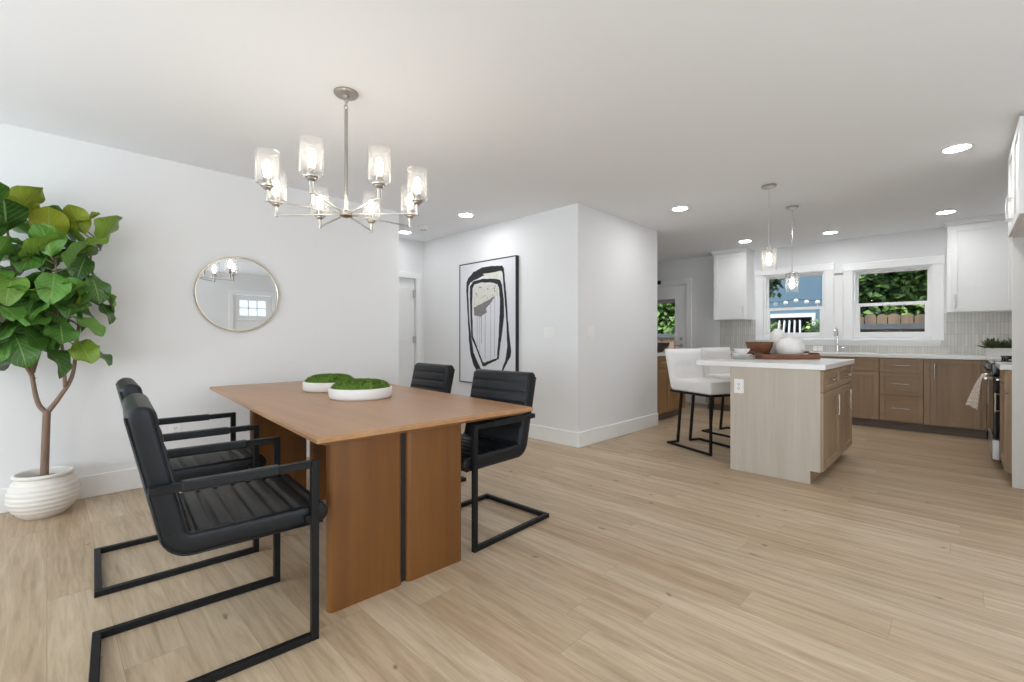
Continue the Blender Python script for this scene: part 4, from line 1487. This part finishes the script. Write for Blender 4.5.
MB().box(-0.309, -0.257, YF - 0.02, YF, 0.108, 0.866, 0.0015, 1).build('filler_strip', M['cab'], t, world=True)
do = shaker('y', -0.253, 0.155, 0.108, 0.866, YF, -1).build('door', M['cab'], t, world=True)
vpull(-0.218, 0.655, 0.805, do)
MB().box(0.158, 0.199, YF - 0.01, YF, 0.108, 0.866, 0.0015, 1).build('filler_strip', M['cab'], t, world=True)
# corner unit and the unit before the range (right wall)
XF = 0.255
t = thing('corner_cabinet', 'brown corner base cabinet behind the range, against the window wall', 'cabinet', (0.55, 7.1, 0))
MB().box(XF, XKR - 0.002, 6.47, YK - 0.002, 0.10, CT - 0.04).box(0.203, XF, YF, YK - 0.002, 0.10, CT - 0.04).build('carcass', M['cab'], t, world=True)
MB().box(XF + 0.055, XKR - 0.002, 6.47, YK - 0.002, 0, 0.10).build('toe_kick', M['kick'], t, world=True)
do = shaker('x', 6.475, YF - 0.03, 0.108, 0.866, XF, -1).build('door', M['cab'], t, world=True)
pull((XF - 0.02, 6.52, 0.655), (XF - 0.02, 6.52, 0.805), (-1, 0, 0)).build('handle', M['chrome'], do, world=True, smooth=True, angle=40)
YS = 5.055                  # fridge slab face
t = thing('range_side_cabinet', 'narrow brown base cabinet between the range and the white fridge panel', 'cabinet', (0.55, 5.4, 0))
MB().box(XF, XKR - 0.002, YS + 0.022, 5.68, 0.10, CT - 0.04).build('carcass', M['cab'], t, world=True)
MB().box(XF + 0.055, XKR - 0.002, YS + 0.022, 5.68, 0, 0.10).build('toe_kick', M['kick'], t, world=True)
dr = shaker('x', YS + 0.026, 5.676, 0.703, 0.866, XF, -1, rail=0.045).build('drawer', M['cabx'], t, world=True)
pull((XF - 0.02, 5.30, 0.785), (XF - 0.02, 5.44, 0.785), (-1, 0, 0)).build('handle', M['chrome'], dr, world=True, smooth=True, angle=40)
do = shaker('x', YS + 0.026, 5.676, 0.108, 0.697, XF, -1).build('door', M['cab'], t, world=True)
pull((XF - 0.02, 5.64, 0.50), (XF - 0.02, 5.64, 0.64), (-1, 0, 0)).build('handle', M['chrome'], do, world=True, smooth=True, angle=40)
tag(MB().box(0.21, XKR - 0.002, YS + 0.022, 5.685, CT - 0.04, CT, 0.003, 2).build('short_countertop', M['quartz']), 'short white countertop piece between the range and the white fridge panel', 'countertop')
mb = MB().box(-2.86, XKR - 0.002, 7.175, YK - 0.002, CT - 0.04, CT, 0.003, 2).box(0.21, XKR - 0.002, 6.47, 7.19, CT - 0.04, CT, 0.003, 2)
tag(mb.build('window_countertop', M['quartz']), 'long white quartz countertop running under both kitchen windows', 'countertop')
# backsplash
S('trim_8', MB().box(-2.84, -2.29, YK - 0.010, YK, CT, 1.40).box(-2.29, -0.15, YK - 0.010, YK, CT, 1.013).box(-0.15, XKR, YK - 0.010, YK, CT, 1.42), M['tile'])
wall_plate('backsplash_outlet', 'outlet on the backsplash between the vases and the faucet', 'outlet', (-1.47, YK - 0.010, 0.965), '-y', 0.118, 0.07, 'outlet', 1)

# ---- faucet
fc = thing('faucet', 'tall chrome kitchen faucet standing on the counter below the left window', 'faucet', (-1.215, 7.64, CT))
MB().lathe([(0, 0), (0.028, 0), (0.028, 0.008), (0.02, 0.014), (0.018, 0.10), (0.014, 0.104), (0, 0.104)], n=24).build('base', M['chrome'], fc, smooth=True, angle=35)
MB().tube(spline([(0, 0, 0.10), (0, 0, 0.25), (0, -0.03, 0.315), (0, -0.10, 0.335), (0, -0.17, 0.295), (0, -0.19, 0.225)], 6), 0.012, 12).build('spout', M['chrome'], fc, smooth=True)
MB().tube([(0.016, 0, 0.06), (0.045, 0, 0.065), (0.105, 0, 0.085)], 0.006, 8).build('lever', M['chrome'], fc, smooth=True)

# ================================================================== UPPER CABINETS
def upper(name, label, x0, x1, zb, doors, yfront=7.47, crown=True):
    t = thing(name, label, 'cabinet', ((x0 + x1) / 2, YK - 0.16, zb), 0, 'white upper cabinets')
    zt = H - 0.055 if crown else H - 0.001
    MB().box(x0, x1, yfront, YK - 0.002, zb, zt).build('carcass', M['whitecab'], t, world=True)
    for a0, a1, hx in doors:
        do = shaker('y', a0, a1, zb + 0.004, zt - 0.02, yfront, -1, rail=0.055).build('door', M['whitecab'], t, world=True)
        pull((hx, yfront - 0.02, zb + 0.05), (hx, yfront - 0.02, zb + 0.19), (0, -1, 0)).build('handle', M['chrome'], do, world=True, smooth=True, angle=40)
    c = MB()
    c.box(x0 - 0.012, x1 + 0.012 if x1 < 0.5 else x1, yfront - 0.035, YK - 0.002, zt, H - 0.03, 0.002, 1).box(x0 - 0.03, x1 + 0.03 if x1 < 0.5 else x1, yfront - 0.055, YK - 0.002, H - 0.03, H - 0.001, 0.003, 1)
    c.build('crown', M['whitecab'], t, world=True)
    return t
upper('upper_cabinet', 'white upper cabinet left of the kitchen windows', -2.815, -2.33, 1.40, [(-2.812, -2.333, -2.375)])
upper('upper_cabinet', 'large white upper cabinet right of the kitchen windows', -0.118, XKR - 0.002, 1.42, [(-0.085, 0.43, -0.05), (0.434, XKR - 0.01, 0.47)])
# ---- fridge surround : tall slab panels and the cabinet above
fs_ = thing('fridge_surround', 'white tall panel and overhead cabinet of the fridge alcove at the right edge', 'cabinet', (0.56, 4.6, 0))
MB().box(0.272, XKR - 0.002, YS, YS + 0.02, 0, 1.865, 0.001, 1).build('side_panel', M['whitecab'], fs_, world=True)
MB().box(0.272, XKR - 0.002, 4.122, 4.142, 0, 1.865, 0.001, 1).build('side_panel', M['whitecab'], fs_, world=True)
MB().box(0.272, XKR - 0.002, 4.122, YS + 0.02, 1.865, H - 0.001).build('carcass', M['whitecab'], fs_, world=True)
for a0, a1, yh in ((4.13, 4.59, 4.555), (4.596, YS + 0.012, 4.63)):
    do = shaker('x', a0, a1, 1.872, H - 0.03, 0.272, -1).build('door', M['whitecab'], fs_, world=True)
    pull((0.252, yh, 1.92), (0.252, yh, 2.06), (-1, 0, 0), 0.006, 0.03).build('handle', M['chrome'], do, world=True, smooth=True, angle=40)

# ================================================================== RANGE
RY0, RY1 = 5.69, 6.45
rg = thing('gas_range', 'black and stainless gas range with a towel on its oven handle', 'range', (0.52, 6.07, 0))
MB().box(0.235, 0.85, RY0, RY1, 0.05, CT - 0.012, 0.002, 1).build('body', M['black'], rg, world=True)
for x in (0.27, 0.80):
    for y in (RY0 + 0.05, RY1 - 0.05):
        MB().lathe([(0, 0), (0.018, 0), (0.018, 0.05), (0, 0.05)], (x, y, 0), 16).build('foot', M['black'], rg, world=True)
MB().box(0.215, 0.85, RY0 - 0.001, RY1 + 0.001, CT - 0.012, CT + 0.004, 0.003, 1).build('cooktop', M['blackglass'], rg, world=True)
for yc_ in (RY0 + 0.19, RY1 - 0.19):
    m_ = MB()
    for dx in (0.28, 0.42, 0.56, 0.70, 0.80):
        m_.bar((dx, yc_ - 0.15, CT + 0.026), (dx, yc_ + 0.15, CT + 0.026), 0.012)
    for dy_ in (-0.15, 0, 0.15):
        m_.bar((0.27, yc_ + dy_, CT + 0.026), (0.81, yc_ + dy_, CT + 0.026), 0.012)
    for dx in (0.28, 0.80):
        for dy_ in (-0.15, 0.15):
            m_.bar((dx, yc_ + dy_, CT + 0.004), (dx, yc_ + dy_, CT + 0.026), 0.012)
    m_.build('grate', M['blackmetal'], rg, world=True)
MB().box(0.185, 0.235, RY0 + 0.003, RY1 - 0.003, 0.79, CT - 0.014, 0.006, 2).build('control_panel', M['blackglass'], rg, world=True)
for k in range(5):
    yk = RY0 + 0.10 + k * (RY1 - RY0 - 0.20) / 4
    MB().lathe([(0, 0), (0.021, 0), (0.021, 0.012), (0.017, 0.03), (0, 0.032)], (0.185, yk, 0.848), 20, mat=Matrix.Rotation(-PI / 2, 4, 'Y')).build('knob', M['black'], rg, world=True, smooth=True, angle=40)
od = MB().box(0.195, 0.235, RY0 + 0.004, RY1 - 0.004, 0.25, 0.785, 0.004, 1).build('oven_door', M['blackglass'], rg, world=True)
pull((0.195, RY0 + 0.07, 0.765), (0.195, RY1 - 0.07, 0.765), (-1, 0, 0), 0.011, 0.045).build('handle', M['steel'], od, world=True, smooth=True, angle=40)
MB().box(0.188, 0.235, RY0 + 0.004, RY1 - 0.004, 0.075, 0.242, 0.004, 1).build('storage_drawer', M['steel'], rg, world=True)

rg.location.x += 0.002
# ---- towel folded over the handle
n, m = 26, 40
mb = MB()
vs, fs = [], []
hx_, hzz = 0.152, 0.765
path = []
for i in range(m + 1):
    s = i / m
    if s < 0.46:
        path.append((hx_ - 0.0175, 0.49 + (hzz - 0.49) * s / 0.46, 1 - s / 0.46))
    elif s < 0.56:
        a = PI - (s - 0.46) / 0.10 * PI
        path.append((hx_ + 0.0175 * math.cos(a), hzz + 0.0175 * math.sin(a), 0))
    else:
        path.append((hx_ + 0.0175, hzz - (s - 0.56) / 0.44 * 0.235, (s - 0.56) / 0.44))
for x, z, hang in path:
    front = x < hx_
    for k in range(n + 1):
        u = k / n - 0.5
        wv = (0.026 * math.sin(u * 13 + 0.4) + 0.010 * math.sin(u * 29)) * (0.15 + 0.85 * hang ** 0.7) if front else 0.0
        y = 5.93 + u * (0.27 + 0.10 * (hang if front else 0))
        vs.append((x + min(wv, 0.0) - ((0.030 * hang ** 0.7 + 0.050 * hang * (u + 0.5)) if front else 0), y, z - (0.02 * abs(u) * hang if front else 0)))
for i in range(m):
    for k in range(n):
        a = i * (n + 1) + k
        fs.append([a, a + 1, a + n + 2, a + n + 1])
mb.add(vs, fs)
tw_ = mb.build('dish_towel', M['towel'], smooth=True)
sd = tw_.modifiers.new('thick', 'SOLIDIFY')
sd.thickness = 0.004
sd.offset = 0
tag(tw_, 'beige waffle dish towel draped over the oven door handle', 'towel')

# ---- succulent trough on the range
pl = thing('succulent_planter', 'long white planter of small succulents on the corner counter behind the range', 'planter', (0.48, 6.75, CT))
mb = MB().box(-0.30, 0.30, -0.075, 0.075, 0, 0.008).box(-0.30, 0.30, -0.075, -0.063, 0.008, 0.10).box(-0.30, 0.30, 0.063, 0.075, 0.008, 0.10).box(-0.30, -0.288, -0.063, 0.063, 0.008, 0.10).box(0.288, 0.30, -0.063, 0.063, 0.008, 0.10)
mb.build('trough', M['ceramic'], pl)
MB().box(-0.288, 0.288, -0.063, 0.063, 0.008, 0.085).build('soil', M['soil'], pl)
rs = random.Random(4)
for k in range(8):
    mb = MB()
    cx, cy = -0.25 + 0.5 * k / 7 + rs.uniform(-.01, .01), rs.uniform(-0.03, 0.03)
    hgt = rs.uniform(0.11, 0.16)
    for i in range(26):
        az, el = i * 2.4, 0.15 + 1.25 * i / 26
        ln = hgt * (0.75 + 0.35 * rs.random())
        d_ = Vector((math.cos(az) * math.cos(el), math.sin(az) * math.cos(el), math.sin(el)))
        b_ = Vector((cx, cy, 0.088))
        sd_ = d_.cross(Vector((0, 0, 1))).normalized() * ln * 0.15
        up_ = sd_.cross(d_).normalized() * ln * 0.07
        mid = b_ + d_ * ln * 0.55
        mb.add([b_, mid + sd_, mid - up_, mid - sd_, mid + up_, b_ + d_ * ln], [[0, 1, 4], [0, 4, 3], [0, 2, 1], [0, 3, 2], [5, 4, 1], [5, 3, 4], [5, 1, 2], [5, 2, 3]])
    mb.build('succulent', M['succ'], pl)

# ================================================================== SIDE CABINET behind the partition
lc = thing('side_cabinet', 'warm brown base cabinet just past the partition, behind the stools', 'cabinet', (-3.15, 6.0, 0))
MB().box(-3.45, -2.87, YP + 0.002, 6.49, 0.10, CT - 0.04).build('carcass', M['oakcab'], lc, world=True)
MB().box(-3.45, -2.925, YP + 0.002, 6.49, 0, 0.10).build('toe_kick', M['kick'], lc, world=True)
for a0, a1 in ((YP + 0.005, 5.985), (5.991, 6.487)):
    dr = shaker('x', a0, a1, 0.703, 0.866, -2.87, 1, rail=0.045).build('drawer', M['oakcab'], lc, world=True)
    ym = (a0 + a1) / 2
    pull((-2.85, ym - 0.07, 0.785), (-2.85, ym + 0.07, 0.785), (1, 0, 0)).build('handle', M['chrome'], dr, world=True, smooth=True, angle=40)
    do = shaker('x', a0, a1, 0.108, 0.697, -2.87, 1).build('door', M['oakcab'], lc, world=True)
    pull((-2.85, a1 - 0.035, 0.50), (-2.85, a1 - 0.035, 0.64), (1, 0, 0)).build('handle', M['chrome'], do, world=True, smooth=True, angle=40)
tag(MB().box(-3.47, -2.83, YP + 0.002, 6.51, CT - 0.04, CT, 0.003, 2).build('side_countertop', M['quartz']), 'white countertop of the side cabinet past the partition', 'countertop')
bowl('black_bowl', 'dark bowl on the side counter in front of the back door glass', (-3.05, 6.02, CT), 0.17, 0.135, M['darkwood'])

# ================================================================== OUTSIDE
S('ground', MB().box(-16, 12, YK + 0.15, 30, -0.3, -0.12), M['dirt'])
def leaf_cloud(name, label, cat, x0, x1, y0, y1, z0, z1, n, size, seed, group=None, inner=False, stem=True, mat='hedge'):
    rr_ = random.Random(seed)
    t = thing(name, label, cat, ((x0 + x1) / 2, (y0 + y1) / 2, -0.12), 0, group)
    mb = MB()
    cx, cy = (x0 + x1) / 2, (y0 + y1) / 2
    for _ in range(n):
        x, y, z = rr_.uniform(x0, x1), rr_.uniform(y0, y1), rr_.uniform(z0, z1)
        bulge = noise.noise(Vector((x * 1.3, z * 1.3, seed)))
        y = y0 + (y - y0) * 0.5 + 0.35 * bulge
        s = size * rr_.uniform(0.6, 1.3)
        d_ = Vector((rr_.uniform(-1, 1), rr_.uniform(-1, 0.2), rr_.uniform(-0.9, 0.3))).normalized()
        nr = Vector((rr_.uniform(-.6, .6), -0.6, 0.7)).normalized()
        sd_ = d_.cross(nr).normalized() * s * 0.32
        nr = sd_.cross(d_).normalized() * s * 0.08
        b_ = Vector((x, y, z))
        o = mb.add([b_, b_ + d_ * s * 0.5 + sd_ + nr, b_ + d_ * s * 0.5, b_ + d_ * s * 0.5 - sd_ + nr, b_ + d_ * s], [[0, 1, 2], [0, 2, 3], [1, 4, 2], [2, 4, 3]])
        tone = min(1, max(0, 0.42 + 0.5 * noise.noise(Vector((x * 1.1, z * 1.6, 7 + seed))) + rr_.gauss(0, 0.2)))
        for k in range(5):
            mb.tone[o + k] = tone
    mb.build('foliage', M[mat], t, world=True)
    if stem:
        mb = MB()
        for k in range(max(2, int((x1 - x0) / 0.6))):
            x = x0 + (k + 0.5) * (x1 - x0) / max(2, int((x1 - x0) / 0.6))
            mb.tube([(x, y0 + 0.55, -0.12), (x + rr_.uniform(-.1, .1), y0 + 0.55, (z0 + z1) / 2), (x, y0 + 0.5, z1 - 0.1)], 0.03, 7)
        mb.build('stems', M['bark'], t, world=True)
    if inner:                                                # added dark sheet fills the gaps behind the leaves, in the darkest leaf tone
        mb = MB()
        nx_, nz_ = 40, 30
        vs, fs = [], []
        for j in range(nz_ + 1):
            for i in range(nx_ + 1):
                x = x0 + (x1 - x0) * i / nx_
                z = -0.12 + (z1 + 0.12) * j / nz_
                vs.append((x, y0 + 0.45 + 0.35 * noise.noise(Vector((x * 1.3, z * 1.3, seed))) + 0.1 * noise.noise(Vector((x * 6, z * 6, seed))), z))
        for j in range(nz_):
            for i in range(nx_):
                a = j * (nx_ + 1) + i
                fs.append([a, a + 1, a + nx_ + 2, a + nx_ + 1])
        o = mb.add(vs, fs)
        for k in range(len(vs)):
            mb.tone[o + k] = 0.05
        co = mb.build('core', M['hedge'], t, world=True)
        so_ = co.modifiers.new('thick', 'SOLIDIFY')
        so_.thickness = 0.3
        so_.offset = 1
    return t
leaf_cloud('hedge', 'tall green leafy hedge above the fence, seen through the right window', 'hedge', -1.6, 2.2, 10.5, 11.3, 0.6, 3.8, 15000, 0.16, 21, inner=True)
MBx = None
leaf_cloud('vine', 'green vine, coloured dark as if backlit, hanging at the upper left of the left window', 'vine', -3.15, -2.52, 10.2, 10.5, 2.0, 3.2, 620, 0.14, 33, stem=False, mat='vine')
leaf_cloud('shrub', 'dark green shrub outside the glass of the back door', 'shrub', -6.4, -4.78, 10.6, 11.6, 0.6, 3.2, 2600, 0.17, 44, inner=True)
# fence of separate boards on rails
fn = thing('board_fence', 'weathered grey brown board fence below the hedge outside the right window', 'fence', (0.2, 9.8, -0.12))
rf = random.Random(9)
xb = -1.8
while xb < 2.3:
    w = rf.uniform(0.13, 0.16)
    zt = 1.52 + rf.uniform(-0.03, 0.03)
    MB().prism([(xb, -0.12), (xb + w, -0.12), (xb + w, zt - 0.03), (xb + w * 0.7, zt), (xb + w * 0.3, zt), (xb, zt - 0.03)], -9.84, -9.82, mat=Matrix.Rotation(PI / 2, 4, 'X')).build('board', M['fence'], fn, world=True)
    xb += w + 0.015
for z in (0.3, 1.26):
    MB().box(-1.8, 2.3, 9.77, 9.82, z, z + 0.09).build('rail', M['rail'], fn, world=True)
gn = thing('garden_fence', 'light brown board fence outside the back door', 'fence', (-5.5, 10.2, -0.12))
xb = -6.6
while xb < -4.5:
    MB().box(xb, xb + 0.14, 10.22, 10.24, -0.12, 1.2, 0.003, 1).build('board', M['fence'], gn, world=True)
    xb += 0.155
MB().box(-6.6, -4.45, 10.17, 10.22, 1.12, 1.21).build('rail', M['rail'], gn, world=True)
# neighbour house with blue siding
nh = thing('neighbor_house', 'blue painted neighbour house seen through the left kitchen window', 'house', (-4.0, 13.5, -0.12))
mb = MB()
mb.box(-4.7, -2.05, 13.0, 13.15, -0.12, 4.6)
mb.build('siding', M['bluewall'], nh, world=True)
wn = MB().box(-3.55, -2.5, 12.95, 12.99, 1.62, 1.72).box(-3.55, -3.48, 12.95, 12.99, 0.7, 1.62).box(-2.57, -2.5, 12.95, 12.99, 0.7, 1.62).build('window_frame', M['screen'], nh, world=True)
MB().box(-3.48, -2.57, 12.97, 12.985, 0.7, 1.62).build('window_glass', M['blackglass'], wn, world=True)
MB().box(-2.15, -2.03, 12.94, 12.99, -0.12, 4.5).build('corner_board', M['screen'], nh, world=True)
# string of white lanterns along the yard
sl = thing('string_lights', 'string of small white bulbs hanging across the yard in the left window', 'string lights', (-3.0, 11.0, 1.7))
pts = [(-4.0 + 2.3 * k / 24, 11.0, 1.93 - 0.05 * math.sin(PI * ((k % 8) / 8))) for k in range(25)]
MB().tube(pts, 0.006, 6).build('wire', M['black'], sl, world=True)
for k in range(0, 25, 2):
    MB().lathe([(0, -0.09), (0.038, -0.07), (0.046, -0.04), (0.034, -0.008), (0.012, 0.0), (0, 0.0)], (pts[k][0], 11.0, pts[k][2]), 12).build('bulb', M['screen'], sl, world=True, smooth=True)
for k, x in enumerate((-3.32, -2.35)):
    leaf_cloud('garden_shrub', ('garden shrub left of the white patio chair, outside the left kitchen window', 'garden shrub right of the white patio chair, outside the left kitchen window')[k], 'shrub', x - 0.25, x + 0.25, 12.2, 12.6, 0.2, 1.5, 300, 0.12, 50 + k)
# white patio chair
pc = thing('patio_chair', 'white slatted patio chair in the yard outside the left kitchen window', 'chair', (-2.75, 11.3, -0.12))
for k in range(5):
    MB().bar((-0.24 + 0.12 * k, 0.25, 0.95), (-0.20 + 0.10 * k, 0.42, 1.62), 0.08, 0.02).build('slat', M['screen'], pc)
MB().box(-0.3, 0.3, -0.3, 0.3, 0.9, 0.94, 0.004, 1).build('seat', M['screen'], pc)
for sx in (-0.27, 0.27):
    for sy in (-0.27, 0.27):
        MB().box(sx - 0.025, sx + 0.025, sy - 0.025, sy + 0.025, 0, 0.9).build('leg', M['screen'], pc)

# ================================================================== LIGHT
w = bpy.data.worlds.new('sky')
sc.world = w
w.use_nodes = True
nt = w.node_tree
for n_ in list(nt.nodes):
    nt.nodes.remove(n_)
bg = nt.nodes.new('ShaderNodeBackground')
out = nt.nodes.new('ShaderNodeOutputWorld')
bg.inputs[0].default_value = (0.72, 0.86, 1.0, 1)
bg.inputs[1].default_value = 1.6
nt.links.new(bg.outputs[0], out.inputs[0])

def fill_lamp(name, loc, rot, sx, sy, power, col):  # area lamp added just inside a window opening
    l = bpy.data.lights.new(name, 'AREA')
    l.shape = 'RECTANGLE'
    l.size, l.size_y = sx, sy
    l.energy = power
    l.color = col
    o = bpy.data.objects.new(name, l)
    COL.objects.link(o)
    o.location = loc
    o.rotation_euler = rot
    return o
DAY = (0.79, 0.895, 1.0)
fill_lamp('rear_window_fill', ((B1[0] + B1[1]) / 2, YB + 0.02, 1.28), (PI / 2, 0, 0), 2.3, 1.75, 33, DAY)  # lamps added to stand for sky light from the unseen windows
fill_lamp('rear_window_fill', ((B2[0] + B2[1]) / 2, YB + 0.02, 1.28), (PI / 2, 0, 0), 2.3, 1.75, 33, DAY)
fill_lamp('side_window_fill', (XR - 0.02, (R1[0] + R1[1]) / 2, 1.35), (PI / 2, 0, PI / 2), 1.8, 1.5, 34, DAY)

# added lamps tilted up inside the rear windows to brighten the ceiling
for Bw in (B1, B2):
    fill_lamp('ceiling_fill', ((Bw[0] + Bw[1]) / 2, YB + 0.10, 0.95), (PI / 2 + R(38), 0, 0), 2.2, 0.9, 26, (0.90, 0.95, 1.0))
sun = bpy.data.lights.new('sun', 'SUN')
sun.energy = 5.5
sun.angle = 0.02
sun.color = (1.0, 0.95, 0.88)
so = bpy.data.objects.new('sun', sun)
COL.objects.link(so)
so.rotation_euler = (R(31), 0, R(25))

sc.view_settings.view_transform = 'Standard'
sc.view_settings.look = 'None'
sc.view_settings.exposure = 0.10
sc.view_settings.gamma = 1.0
sc.view_settings.use_curve_mapping = False
sc.cycles.use_denoising = True
sc.cycles.max_bounces = 10
sc.cycles.diffuse_bounces = 6
sc.cycles.transparent_max_bounces = 16
sc.cycles.sample_clamp_indirect = 6.0
sc.cycles.caustics_reflective = False
sc.cycles.caustics_refractive = False
